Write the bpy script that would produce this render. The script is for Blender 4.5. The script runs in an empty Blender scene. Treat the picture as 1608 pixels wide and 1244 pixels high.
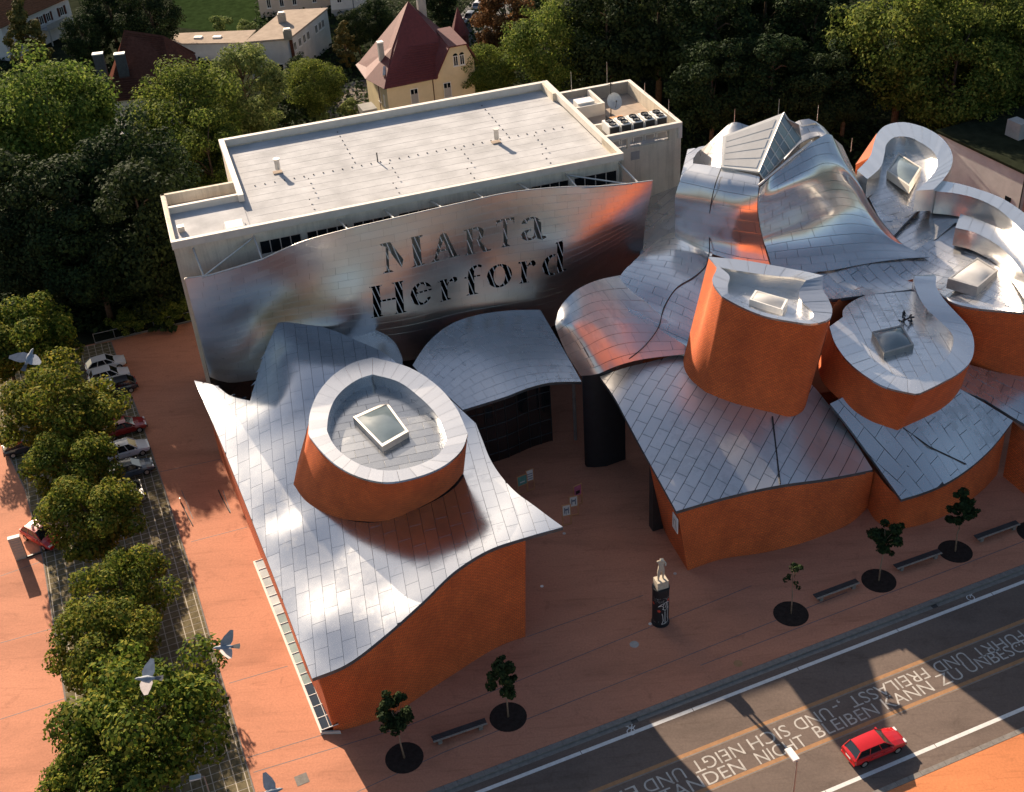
import bpy, math, random
import numpy as np
from mathutils import Vector, Matrix
from mathutils.geometry import delaunay_2d_cdt

random.seed(7); rng = np.random.default_rng(7)
SC = bpy.context.scene
COL = SC.collection
R = math.radians

# ------------------------------------------------------------------ camera
CAM_H = 70.0
PITCH, ROLL, FOCAL = 0.6081, -0.0736, 1906.7
FW, FH = 1608.0, 1244.0
_f = np.array([0, math.cos(PITCH), -math.sin(PITCH)])
_r = np.array([1.0, 0, 0]); _u = np.cross(_r, _f)
_r, _u = math.cos(ROLL)*_r + math.sin(ROLL)*_u, -math.sin(ROLL)*_r + math.cos(ROLL)*_u
cam = bpy.data.cameras.new('camera'); camo = bpy.data.objects.new('camera', cam); COL.objects.link(camo)
cam.sensor_width = 36.0; cam.lens = FOCAL/FW*36.0; cam.clip_start = 0.5; cam.clip_end = 3000
mt = Matrix.Identity(4)
for i in range(3):
    mt[i][0] = _r[i]; mt[i][1] = _u[i]; mt[i][2] = -_f[i]
mt[2][3] = CAM_H
camo.matrix_world = mt
SC.camera = camo

# ------------------------------------------------------------------ light
SUN_AZ = R(-27.8)      # measured from +Y towards +X
SUN_EL = R(23.8)
world = bpy.data.worlds.new('World'); SC.world = world; world.use_nodes = True
nt = world.node_tree
sky = nt.nodes.new('ShaderNodeTexSky'); sky.sky_type = 'NISHITA'; sky.sun_disc = False
sky.sun_elevation = SUN_EL; sky.sun_rotation = SUN_AZ
sky.air_density = 1.0; sky.dust_density = 2.0; sky.ozone_density = 1.0
bg = nt.nodes['Background']; bg.inputs['Strength'].default_value = 0.058
nt.links.new(sky.outputs[0], bg.inputs[0])
sun = bpy.data.lights.new('sun', 'SUN'); suno = bpy.data.objects.new('sun', sun); COL.objects.link(suno)
sun.energy = 5.0; sun.angle = R(0.53); sun.color = (1.0, 0.82, 0.63)
SUND = Vector((math.sin(SUN_AZ)*math.cos(SUN_EL), math.cos(SUN_AZ)*math.cos(SUN_EL), math.sin(SUN_EL)))
suno.rotation_euler = SUND.to_track_quat('Z', 'Y').to_euler()
SC.view_settings.view_transform = 'Standard'; SC.view_settings.look = 'None'
SC.view_settings.gamma = 1.0; SC.view_settings.exposure = 1.25
SC.view_settings.use_curve_mapping = False
SC.cycles.use_denoising = True
SC.cycles.max_bounces = 6; SC.cycles.diffuse_bounces = 3; SC.cycles.glossy_bounces = 4
SC.cycles.sample_clamp_indirect = 12.0
SC.cycles.blur_glossy = 0.3
SC.cycles.use_fast_gi = False

# ------------------------------------------------------------------ measuring helpers
def at(u, v, z=0.0):
    d = _f + (u-FW/2)/FOCAL*_r - (v-FH/2)/FOCAL*_u
    t = (z-CAM_H)/d[2]
    return np.array([0, 0, CAM_H]) + t*d
def pix(p):
    q = np.asarray(p, float) - np.array([0, 0, CAM_H]); w = q@_f
    return np.array([FW/2+FOCAL*(q@_r)/w, FH/2-FOCAL*(q@_u)/w])
def zfor(p, v):
    lo, hi = -5.0, 60.0
    for _ in range(50):
        m = (lo+hi)/2
        if pix((p[0], p[1], m))[1] > v: lo = m
        else: hi = m
    return lo
AX = np.array([math.cos(R(16.07)), math.sin(R(16.07)), 0]); AY = np.array([-AX[1], AX[0], 0])
HS = .869           # the hall grid below is drawn in units of this many metres
HO = at(269.9, 380.2, 21.3)*np.array([1, 1, 0])
def hf(a, b, z=0.0):
    return HO + HS*a*AX + HS*b*AY + np.array([0, 0, z])
def on_b(u, v, b):
    """point seen at (u,v) on the vertical plane a distance b from the hall front"""
    C = np.array([0, 0, CAM_H]); d = _f + (u-FW/2)/FOCAL*_r - (v-FH/2)/FOCAL*_u
    t = ((HO+b*AY-C)@AY)/(d@AY)
    return C+t*d

# ------------------------------------------------------------------ materials
def newmat(name):
    m = bpy.data.materials.new(name); m.use_nodes = True
    nt = m.node_tree; return m, nt, nt.nodes['Principled BSDF']
def N(nt, t, **kw):
    n = nt.nodes.new(t)
    for k, v in kw.items(): setattr(n, k, v)
    return n
def ramp(nt, fac, stops):
    r = N(nt, 'ShaderNodeValToRGB'); e = r.color_ramp.elements
    while len(e) < len(stops): e.new(0.5)
    for i, (p, c) in enumerate(stops):
        e[i].position = p; e[i].color = (*c, 1) if len(c) == 3 else c
    nt.links.new(fac, r.inputs[0]); return r.outputs[0]
def noise(nt, scale, detail=4, rough=.6, vec=None, dist=0):
    n = N(nt, 'ShaderNodeTexNoise'); n.inputs['Scale'].default_value = scale
    n.inputs['Detail'].default_value = detail; n.inputs['Roughness'].default_value = rough
    n.inputs['Distortion'].default_value = dist
    if vec: nt.links.new(vec, n.inputs['Vector'])
    return n.outputs['Fac']
def pos(nt, scale=None):
    g = N(nt, 'ShaderNodeNewGeometry')
    if scale is None: return g.outputs['Position']
    m = N(nt, 'ShaderNodeMapping'); m.inputs['Scale'].default_value = scale
    nt.links.new(g.outputs['Position'], m.inputs[0]); return m.outputs[0]
def mixc(nt, fac, a, b, mode='MIX'):
    m = N(nt, 'ShaderNodeMix', data_type='RGBA', blend_type=mode)
    for s, v in ((0, fac), (6, a), (7, b)):
        if isinstance(v, (int, float)): m.inputs[s].default_value = v
        elif isinstance(v, tuple): m.inputs[s].default_value = (*v, 1)
        else: nt.links.new(v, m.inputs[s])
    return m.outputs[2]
def bump(nt, b, h, strength, dist):
    n = N(nt, 'ShaderNodeBump'); n.inputs['Strength'].default_value = strength; n.inputs['Distance'].default_value = dist
    nt.links.new(h, n.inputs['Height']); nt.links.new(n.outputs[0], b.inputs['Normal'])
def math2(nt, op, a, b):
    n = N(nt, 'ShaderNodeMath', operation=op)
    for i, v in enumerate((a, b)):
        if isinstance(v, (int, float)): n.inputs[i].default_value = v
        else: nt.links.new(v, n.inputs[i])
    return n.outputs[0]

def plain(name, col, rough=.8, var=.25, scale=1.5, metallic=0.0, bumpy=0.0, fine=20.0):
    m, nt, b = newmat(name)
    f = noise(nt, scale, 6, .65, pos(nt))
    dark = tuple(c*(1-var) for c in col); lite = tuple(min(1, c*(1+var)) for c in col)
    c = ramp(nt, f, [(.3, dark), (.7, lite)])
    nt.links.new(c, b.inputs['Base Color']); b.inputs['Roughness'].default_value = rough; b.inputs['Metallic'].default_value = metallic
    if rough >= .8: b.inputs['Specular IOR Level'].default_value = 0.0
    if bumpy: bump(nt, b, noise(nt, fine, 3, .6, pos(nt)), bumpy, .03)
    return m

def steel(name, col=(.72, .70, .68), rough=.30, stain=.35, wob=.12, met=.78):
    m, nt, b = newmat(name)
    g = N(nt, 'ShaderNodeNewGeometry'); oi = N(nt, 'ShaderNodeObjectInfo')
    rnd = math2(nt, 'FRACT', math2(nt, 'ADD', g.outputs['Random Per Island'], oi.outputs['Random']), 0)
    n1 = noise(nt, .16, 5, .6, pos(nt)); n2 = noise(nt, 1.3, 6, .7, pos(nt, (1, 1, .5)))
    base = ramp(nt, rnd, [(0, tuple(c*.965 for c in col)), (.5, col), (1, tuple(min(1, c*1.03) for c in col))])
    st = math2(nt, 'MULTIPLY', math2(nt, 'ADD', n1, math2(nt, 'MULTIPLY', n2, .5)), .67)
    sm = ramp(nt, st, [(.53, (0, 0, 0)), (.575, (1, 1, 1))])
    smf = math2(nt, 'MULTIPLY', sm, stain)
    c = mixc(nt, smf, base, (.33, .34, .35))
    nt.links.new(c, b.inputs['Base Color']); b.inputs['Metallic'].default_value = met
    rr = math2(nt, 'ADD', math2(nt, 'MULTIPLY', rnd, .03), rough-.015)
    rr = math2(nt, 'ADD', rr, math2(nt, 'MULTIPLY', smf, .12))
    rr = math2(nt, 'ADD', rr, math2(nt, 'MULTIPLY', n2, .06))
    nt.links.new(rr, b.inputs['Roughness'])
    bump(nt, b, noise(nt, .55, 3, .5, pos(nt)), wob, .25)
    return m

def brick_mat(name, c1, c2, mortar, sx=1.0):
    m, nt, b = newmat(name)
    uv = N(nt, 'ShaderNodeUVMap')
    t = N(nt, 'ShaderNodeTexBrick'); t.inputs['Scale'].default_value = 1.0*sx
    t.inputs['Brick Width'].default_value = .30; t.inputs['Row Height'].default_value = .13
    t.inputs['Mortar Size'].default_value = .024; t.inputs['Mortar Smooth'].default_value = .2
    t.inputs['Color1'].default_value = (*c1, 1); t.inputs['Color2'].default_value = (*c2, 1); t.inputs['Mortar'].default_value = (*mortar, 1)
    nt.links.new(uv.outputs[0], t.inputs['Vector'])
    f = noise(nt, .5, 5, .65, pos(nt, (1, 1, .7)))
    c = mixc(nt, 1.0, t.outputs['Color'], ramp(nt, f, [(.25, (.70, .66, .64)), (.75, (1.15, 1.12, 1.1))]), 'MULTIPLY')
    nt.links.new(c, b.inputs['Base Color']); b.inputs['Roughness'].default_value = .85
    bump(nt, b, t.outputs['Fac'], -.5, .01)
    return m

def leafmat(name, cols, tr=.25):
    m, nt, b = newmat(name)
    g = N(nt, 'ShaderNodeNewGeometry'); oi = N(nt, 'ShaderNodeObjectInfo')
    r = math2(nt, 'FRACT', math2(nt, 'ADD', g.outputs['Random Per Island'], math2(nt, 'MULTIPLY', oi.outputs['Random'], .0)), 0)
    n = len(cols)
    c = ramp(nt, r, [(i/(n-1), cc) for i, cc in enumerate(cols)])
    big = noise(nt, .35, 3, .5, pos(nt))
    c = mixc(nt, 1.0, c, ramp(nt, big, [(.3, (.72, .75, .8)), (.7, (1.2, 1.15, 1.0))]), 'MULTIPLY')
    hs = N(nt, 'ShaderNodeHueSaturation'); nt.links.new(c, hs.inputs['Color'])
    nt.links.new(math2(nt, 'ADD', math2(nt, 'MULTIPLY', oi.outputs['Random'], .03), .485), hs.inputs['Hue'])
    nt.links.new(hs.outputs[0], b.inputs['Base Color']); b.inputs['Roughness'].default_value = .85
    b.inputs['Specular IOR Level'].default_value = .08
    t = N(nt, 'ShaderNodeBsdfTranslucent'); nt.links.new(hs.outputs[0], t.inputs[0])
    mx = N(nt, 'ShaderNodeMixShader'); mx.inputs[0].default_value = tr
    nt.links.new(b.outputs[0], mx.inputs[1]); nt.links.new(t.outputs[0], mx.inputs[2])
    nt.links.new(mx.outputs[0], nt.nodes['Material Output'].inputs[0])
    return m

def glass(name, col, rough=.06):
    m, nt, b = newmat(name)
    f = noise(nt, .4, 3, .5, pos(nt))
    nt.links.new(ramp(nt, f, [(.3, tuple(c*.7 for c in col)), (.7, tuple(c*1.2 for c in col))]), b.inputs['Base Color'])
    b.inputs['Roughness'].default_value = rough; b.inputs['Specular IOR Level'].default_value = .8
    b.inputs['Coat Weight'].default_value = .3; return m

def plaza_mat(name, col):
    m, nt, b = newmat(name)
    f1 = noise(nt, .25, 6, .65, pos(nt, (.35, 1.2, 1)), .6); f2 = noise(nt, 6, 4, .7, pos(nt)); f3 = noise(nt, .06, 3, .5, pos(nt))
    c = ramp(nt, f1, [(.25, tuple(x*.72 for x in col)), (.5, col), (.75, tuple(x*1.12 for x in col))])
    c = mixc(nt, 1.0, c, ramp(nt, f2, [(.3, (.86, .86, .87)), (.7, (1.1, 1.1, 1.1))]), 'MULTIPLY')
    c = mixc(nt, 1.0, c, ramp(nt, f3, [(.3, (.9, .88, .88)), (.7, (1.06, 1.05, 1.05))]), 'MULTIPLY')
    f4 = noise(nt, .8, 8, .72, pos(nt), .8); c = mixc(nt, 1.0, c, ramp(nt, f4, [(.56, (1, 1, 1)), (.70, (.80, .79, .79))]), 'MULTIPLY')
    f5 = noise(nt, 2.2, 3, .5, pos(nt, (.12, 1.6, 1)), .4); c = mixc(nt, 1.0, c, ramp(nt, f5, [(.60, (1, 1, 1)), (.66, (.90, .89, .88))]), 'MULTIPLY')
    nt.links.new(c, b.inputs['Base Color']); b.inputs['Roughness'].default_value = .9; b.inputs['Specular IOR Level'].default_value = .2
    bump(nt, b, noise(nt, 30, 2, .5, pos(nt)), .3, .01); return m

M = {}
M['steel'] = steel('brushed steel sheet', rough=.22, wob=.04)
M['steel_sheen'] = steel('brushed sheen steel', rough=.36, stain=.2, wob=.04)
M['steel_matt'] = steel('matt steel sheet', col=(.58, .585, .59), rough=.14, stain=.22, wob=.006, met=.96)
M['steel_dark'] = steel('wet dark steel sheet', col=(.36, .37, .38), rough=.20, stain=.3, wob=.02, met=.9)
M['steel_smooth'] = steel('polished steel sheet', col=(.74, .73, .71), rough=.19, stain=.08, wob=.012)
M['steel_screen'] = steel('steel screen sheet', col=(.55, .54, .54), rough=.27, stain=.03, wob=.10, met=.95)
M['coping'] = steel('steel coping', col=(.66, .65, .64), rough=.17, stain=.06, wob=.02, met=.85)
M['joint'] = plain('dark joint', (.10, .10, .105), .7)
M['seam'] = plain('steel under sheet', (.13, .135, .14), .5, metallic=.5)
M['brick'] = brick_mat('orange brick', (.84, .180, .034), (.68, .130, .028), (.34, .085, .028))
M['plaza'] = plaza_mat('red brown plaza asphalt', (.50, .218, .130))
M['plaza_orange'] = plaza_mat('orange asphalt', (.55, .20, .08))
M['asphalt'] = plaza_mat('grey asphalt', (.150, .114, .093))
M['asphalt_dark'] = plaza_mat('dark asphalt', (.10, .10, .10))
M['kerb'] = plain('kerb stone', (.21, .19, .17), .85, .2, 3)
M['paint'] = plain('road paint', (.62, .60, .57), .7, .12, 4)
M['worn_paint'] = plain('worn lettering paint', (.44, .41, .37), .85, .30, 2.5)
M['brown_strip'] = plain('brown paving strip', (.34, .19, .10), .85, .15, 4)
def streaked(name, col):
    m, nt, b = newmat(name)
    f = noise(nt, .9, 6, .7, pos(nt, (1.6, 1.6, .10))); g2 = noise(nt, .35, 5, .6, pos(nt)); f3 = noise(nt, 9, 3, .6, pos(nt))
    c = ramp(nt, f, [(.30, tuple(x*.72 for x in col)), (.52, col), (.8, tuple(min(1, x*1.08) for x in col))])
    c = mixc(nt, 1.0, c, ramp(nt, g2, [(.3, (.82, .80, .76)), (.7, (1.06, 1.05, 1.04))]), 'MULTIPLY'); c = mixc(nt, 1.0, c, ramp(nt, f3, [(.3, (.94, .94, .94)), (.7, (1.04, 1.04, 1.04))]), 'MULTIPLY')
    nt.links.new(c, b.inputs['Base Color']); b.inputs['Roughness'].default_value = .88; return m
M['concrete'] = streaked('beige concrete', (.70, .62, .50))
M['membrane'] = plain('pale roof membrane', (.47, .465, .465), .85, .20, .30, bumpy=.15, fine=6)
M['felt_lap'] = plain('felt lap', (.44, .435, .435), .85, .2, .4)
M['town'] = plain('grey brown town ground', (.20, .175, .15), .9, .4, .05)
M['chimney_dark'] = plain('dark chimney slate', (.10, .10, .105), .8, .2, 2)
M['membrane_tan'] = plain('tan roof felt', (.38, .31, .25), .85, .14, .8)
M['dark_glass'] = glass('dark glass', (.012, .014, .016))
M['sky_glass'] = glass('skylight glass', (.16, .20, .21), .12)
M['white_glass'] = glass('opal glass', (.55, .53, .50), .3)
M['green_glass'] = glass('greenish glass', (.25, .30, .27), .1)
M['milk_glass'] = glass('milky strip glass', (.46, .48, .46), .15)
M['white'] = plain('white paint', (.72, .70, .66), .7, .06)
M['white_wall'] = plain('white render', (.62, .60, .57), .9, .1, .6)
M['beige_wall'] = plain('beige render', (.62, .50, .40), .9, .08, .6)
M['cream_wall'] = plain('cream render', (.66, .55, .36), .9, .08, .5)
M['grey_wall'] = plain('grey render', (.36, .35, .33), .9, .15, .7)
M['red_tile'] = plain('red roof tile', (.115, .024, .024), .75, .2, 2.5, bumpy=.4, fine=8)
M['brown_tile'] = plain('brown roof tile', (.10, .042, .03), .8, .25, 2.5, bumpy=.4, fine=8)
M['orange_tile'] = plain('orange roof tile', (.20, .09, .05), .8, .25, 2.5)
M['dark_metal'] = plain('dark metal', (.05, .05, .05), .5, .2, metallic=.5)
M['grey_metal'] = plain('grey metal', (.30, .29, .27), .5, .2, metallic=.4)
M['galv'] = plain('galvanised metal', (.55, .52, .48), .45, .15, metallic=.7)
M['black'] = plain('black print', (.012, .013, .016), .6, .3)
M['bark'] = plain('bark', (.12, .085, .06), .95, .35, 3, bumpy=.4)
M['pale_bark'] = plain('pale bark', (.28, .20, .14), .95, .25, 3)
M['soil'] = plain('dark soil', (.035, .026, .022), .95, .3, 3)
M['grass'] = plain('grass', (.02, .034, .012), .95, .35, .8, bumpy=.5, fine=5)
M['undergrowth'] = plain('dark undergrowth floor', (.022, .026, .016), .95, .4, .5)
M['paver'] = plain('grass paver cell', (.15, .125, .075), .95, .35, 2.0, bumpy=.4)
M['paver_joint'] = plain('paver joint', (.46, .41, .34), .9, .15, 2)
M['rubber'] = plain('rubber', (.02, .02, .02), .8)
M['stone'] = plain('pale stone', (.50, .44, .35), .8, .15, 6)
M['wood'] = plain('weathered wood', (.28, .24, .20), .8, .25, 6)
M['orange_wood'] = plain('orange wood frame', (.50, .24, .10), .7, .15, 6)
def carpaint(name, col):
    m, nt, b = newmat(name)
    f = noise(nt, 3, 3, .5, pos(nt)); nt.links.new(ramp(nt, f, [(.2, tuple(c*.92 for c in col)), (.8, col)]), b.inputs['Base Color'])
    b.inputs['Roughness'].default_value = .3; b.inputs['Coat Weight'].default_value = .6; b.inputs['Coat Roughness'].default_value = .06
    return m
for k, c in dict(car_red=(.50, .012, .014), car_white=(.70, .70, .70), car_silver=(.42, .43, .45), car_dark=(.03, .035, .045), car_wine=(.28, .012, .012), car_blue=(.06, .09, .12)).items():
    M[k] = carpaint('paint '+k, c)
M['lamp_red'] = plain('tail light', (.45, .01, .01), .25, .05)
M['lamp_clear'] = plain('headlight', (.7, .7, .68), .15, .05)
M['leaf_row'] = leafmat('plane leaves', [(.035, .06, .012), (.085, .125, .018), (.16, .19, .028), (.27, .23, .04)], .36)
M['leaf_green'] = leafmat('green leaves', [(.045, .075, .016), (.12, .165, .032), (.24, .26, .06)], .4)
M['leaf_pale'] = leafmat('pale green leaves', [(.08, .13, .04), (.16, .21, .065), (.26, .29, .11)], .36)
M['leaf_dark'] = leafmat('dark leaves', [(.014, .026, .013), (.028, .046, .018), (.045, .068, .024)], .2)  # shade of the wood trees put into the leaf colour; young trees share it
M['leaf_brown'] = leafmat('reddish brown leaves', [(.08, .045, .02), (.15, .075, .03), (.20, .12, .05)])
M['leaf_conifer'] = leafmat('conifer needles', [(.05, .06, .02), (.10, .09, .03), (.18, .13, .04)], .1)

# ------------------------------------------------------------------ object helpers
def link(name, me, parent=None, label=None, cat=None, group=None, kind=None):
    o = bpy.data.objects.new(name, me); COL.objects.link(o)
    if parent is not None: o.parent = parent
    tag(o, label, cat, group, kind); return o
def tag(o, label=None, cat=None, group=None, kind=None):
    if label: o['label'] = label
    if cat: o['category'] = cat
    if group: o['group'] = group
    if kind: o['kind'] = kind
    return o
def thing(name, label, cat, loc=(0, 0, 0), group=None, rotz=0):
    o = link(name, None, None, label, cat, group); o.location = loc; o.rotation_euler = (0, 0, rotz); return o
def copy_tree(o, parent=None):
    c = o.copy(); COL.objects.link(c)
    if parent is not None: c.parent = parent
    for ch in list(o.children): copy_tree(ch, c)
    return c
class MB:
    def __init__(s): s.v = []; s.f = []; s.uv = []; s.mi = []; s.cur = 0
    def add(s, vs, fs, uv=None):
        b = len(s.v); s.v += [tuple(map(float, p)) for p in vs]
        for i, f in enumerate(fs):
            s.f.append([b+k for k in f]); s.mi.append(s.cur)
            s.uv.append([uv[k] for k in f] if uv is not None else [(0, 0)]*len(f))
        return s
    def box(s, c, size, ax=(1, 0, 0), ay=None):
        """box centred in x,y, standing from c.z upward"""
        ax = np.array(ax, float); ax /= np.linalg.norm(ax); ay = np.array([-ax[1], ax[0], 0.]) if ay is None else np.array(ay)
        c = np.array(c, float); hx, hy, h = size[0]/2, size[1]/2, size[2]
        vs = [c+sx*hx*ax+sy*hy*ay+np.array([0, 0, z]) for z in (0, h) for sx, sy in ((-1, -1), (1, -1), (1, 1), (-1, 1))]
        return s.add(vs, [(3, 2, 1, 0), (4, 5, 6, 7), (0, 1, 5, 4), (1, 2, 6, 5), (2, 3, 7, 6), (3, 0, 4, 7)])
    def prism(s, poly, z0, z1, uvw=False):
        """vertical prism over a plan polygon (counter-clockwise)"""
        n = len(poly); z0s = z0 if hasattr(z0, '__len__') else [z0]*n; z1s = z1 if hasattr(z1, '__len__') else [z1]*n
        s.add([(p[0], p[1], z) for p, z in zip(poly, z1s)], [list(range(n))])
        s.add([(p[0], p[1], z) for p, z in zip(poly, z0s)], [list(range(n))[::-1]])
        acc = 0
        for i in range(n):
            p, q = poly[i], poly[(i+1) % n]; L = math.hypot(q[0]-p[0], q[1]-p[1]); j = (i+1) % n
            s.add([(p[0], p[1], z0s[i]), (q[0], q[1], z0s[j]), (q[0], q[1], z1s[j]), (p[0], p[1], z1s[i])], [(0, 1, 2, 3)],
                  [(acc, z0s[i]), (acc+L, z0s[j]), (acc+L, z1s[j]), (acc, z1s[i])]); acc += L
        return s
    def tube(s, pts, radii, n=8, cap=True):
        pts = [np.array(p, float) for p in pts]; radii = radii if hasattr(radii, '__len__') else [radii]*len(pts)
        rings = []
        for i, p in enumerate(pts):
            d = pts[min(i+1, len(pts)-1)]-pts[max(i-1, 0)]; d /= max(np.linalg.norm(d), 1e-9)
            a = np.cross(d, (0, 0, 1)) if abs(d[2]) < .95 else np.cross(d, (1, 0, 0)); a /= np.linalg.norm(a); b = np.cross(d, a)
            rings.append([p+radii[i]*(math.cos(2*math.pi*k/n)*a+math.sin(2*math.pi*k/n)*b) for k in range(n)])
        vs = [p for r in rings for p in r]; fs = []
        for i in range(len(pts)-1):
            for k in range(n):
                k2 = (k+1) % n; fs.append((i*n+k, i*n+k2, (i+1)*n+k2, (i+1)*n+k))
        if cap: fs += [list(range(n))[::-1], [(len(pts)-1)*n+k for k in range(n)]]
        return s.add(vs, fs)
    def grid(s, P, uv=None, closed=False):
        """P: rows x cols array of points"""
        nr, nc = len(P), len(P[0]); vs = [P[i][j] for i in range(nr) for j in range(nc)]
        fs = [(i*nc+j, i*nc+j+1, (i+1)*nc+j+1, (i+1)*nc+j) for i in range(nr-1) for j in range(nc-1)]
        return s.add(vs, fs, [uv[i][j] for i in range(nr) for j in range(nc)] if uv is not None else None)
    def mesh(s, name, mats, smooth=False):
        me = bpy.data.meshes.new(name); me.from_pydata(s.v, [], s.f); mats = mats if isinstance(mats, (list, tuple)) else [mats]
        for m in mats: me.materials.append(M[m] if isinstance(m, str) else m)
        if len(mats) > 1: me.polygons.foreach_set('material_index', s.mi)
        uvl = me.uv_layers.new(name='UVMap'); uvl.data.foreach_set('uv', [c for f in s.uv for p in f for c in p])
        if smooth: me.polygons.foreach_set('use_smooth', [True]*len(me.polygons))
        me.update(); return me
    def obj(s, name, mats, parent=None, smooth=False, **kw):
        return link(name, s.mesh(name, mats, smooth), parent, **kw)

# ------------------------------------------------------------------ curves and surfaces
def hermite(P, t):
    """non-uniform Catmull-Rom through rows of P, evaluated at t in 0..1 (array)"""
    P = np.asarray(P, float); n = len(P)
    d = np.maximum(np.linalg.norm(np.diff(P.reshape(n, -1), axis=0), axis=1), 1e-6); k = np.concatenate([[0], np.cumsum(d)]); k /= k[-1]
    return hermite_k(P, k, t)
def hermite_k(P, k, t):
    P = np.asarray(P, float); n = len(P); t = np.asarray(t, float)
    sl = np.diff(P, axis=0)/np.diff(k).reshape((-1,)+(1,)*(P.ndim-1))
    m = np.empty_like(P); m[0] = sl[0]; m[-1] = sl[-1]
    if n > 2:
        w = np.diff(k); w0 = w[:-1].reshape((-1,)+(1,)*(P.ndim-1)); w1 = w[1:].reshape((-1,)+(1,)*(P.ndim-1))
        m[1:-1] = (sl[:-1]*w1+sl[1:]*w0)/(w0+w1)
    i = np.clip(np.searchsorted(k, t, side='right')-1, 0, n-2); h = (k[i+1]-k[i]); x = (t-k[i])/h
    sh = (-1,)+(1,)*(P.ndim-1); x = x.reshape(sh); h = h.reshape(sh)
    return (2*x**3-3*x**2+1)*P[i]+(x**3-2*x**2+x)*h*m[i]+(-2*x**3+3*x**2)*P[i+1]+(x**3-x**2)*h*m[i+1]
def curve(pts, n=12, closed=False, corners=()):
    """smooth line through pts, n samples per control span; corners are kept sharp"""
    pts = [np.asarray(p, float) for p in pts]
    if closed:
        c0 = corners[0] if corners else 0
        ring = pts[c0:]+pts[:c0]+[pts[c0]]; cs = [(c-c0) % len(pts) for c in corners]+[len(pts)] if corners else None
        if not corners:
            ext = [pts[-2], pts[-1]]+pts+[pts[0], pts[1], pts[2]]; A = np.array(ext)
            out = []
            for i in range(len(pts)):
                seg = A[i+1:i+5]; k = np.concatenate([[0], np.cumsum(np.maximum(np.linalg.norm(np.diff(seg, axis=0), axis=1), 1e-6))])
                out.append(hermite_k(seg, k, np.linspace(k[1], k[2], n, endpoint=False)))
            return np.concatenate(out)
        out = []
        for a, b in zip(cs[:-1], cs[1:]):
            seg = np.array(ring[a:b+1]); out.append(np.concatenate([curve(seg, n)[:-1]]))
        return np.concatenate(out)
    A = np.array(pts)
    if corners:
        cs = [0]+sorted(corners)+[len(pts)-1]; out = []
        for a, b in zip(cs[:-1], cs[1:]): out.append(curve(A[a:b+1], n)[:-1])
        return np.concatenate(out+[A[-1:]])
    k = np.concatenate([[0], np.cumsum(np.maximum(np.linalg.norm(np.diff(A, axis=0), axis=1), 1e-6))])
    t = np.concatenate([np.linspace(k[i], k[i+1], n, endpoint=False) for i in range(len(A)-1)]+[[k[-1]]])
    return hermite_k(A, k, t)
def ats(*p): return [at(*q) for q in p]

class Net:
    """surface through a net of control points; parameters are metres along it"""
    def __init__(s, rows):
        s.G = np.array([[at(*q) if not isinstance(q, np.ndarray) else q for q in r] for r in rows]); nr, nc = s.G.shape[:2]
        dl = np.linalg.norm(np.diff(s.G, axis=1), axis=2).mean(0); dt = np.linalg.norm(np.diff(s.G, axis=0), axis=2).mean(1)
        s.ks = np.concatenate([[0], np.cumsum(dl)]); s.kt = np.concatenate([[0], np.cumsum(dt)])
        s.L, s.T = s.ks[-1], s.kt[-1]
        s.outline = [(0, 0), (s.L, 0), (s.L, s.T), (0, s.T)]
        s.outline = [tuple(np.array(a)*(1-f)+np.array(b)*f) for a, b in zip(s.outline, s.outline[1:]+s.outline[:1]) for f in np.linspace(0, 1, 14, endpoint=False)]
    def __call__(s, x, y):
        x = np.clip(np.atleast_1d(x).astype(float), 0, s.L); y = np.clip(np.atleast_1d(y).astype(float), 0, s.T); out = np.empty((len(x), 3))
        nr = len(s.kt)
        Q = np.stack([hermite_k(s.G[i], s.ks, x) for i in range(nr)])      # nr x n x 3
        i = np.clip(np.searchsorted(s.kt, y, side='right')-1, 0, nr-2)
        Qt = hermite_all(Q, s.kt, y, i)
        return Qt
def hermite_all(Q, k, y, i):
    n = len(k); sl = np.diff(Q, axis=0)/np.diff(k)[:, None, None]
    m = np.empty_like(Q); m[0] = sl[0]; m[-1] = sl[-1]
    if n > 2:
        w = np.diff(k); m[1:-1] = (sl[:-1]*w[1:, None, None]+sl[1:]*w[:-1, None, None])/(w[:-1]+w[1:])[:, None, None]
    j = np.arange(Q.shape[1]); h = (k[i+1]-k[i])[:, None]; x = ((y-k[i])/(k[i+1]-k[i]))[:, None]
    return (2*x**3-3*x**2+1)*Q[i, j]+(x**3-2*x**2+x)*h*m[i, j]+(-2*x**3+3*x**2)*Q[i+1, j]+(x**3-x**2)*h*m[i+1, j]

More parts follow.
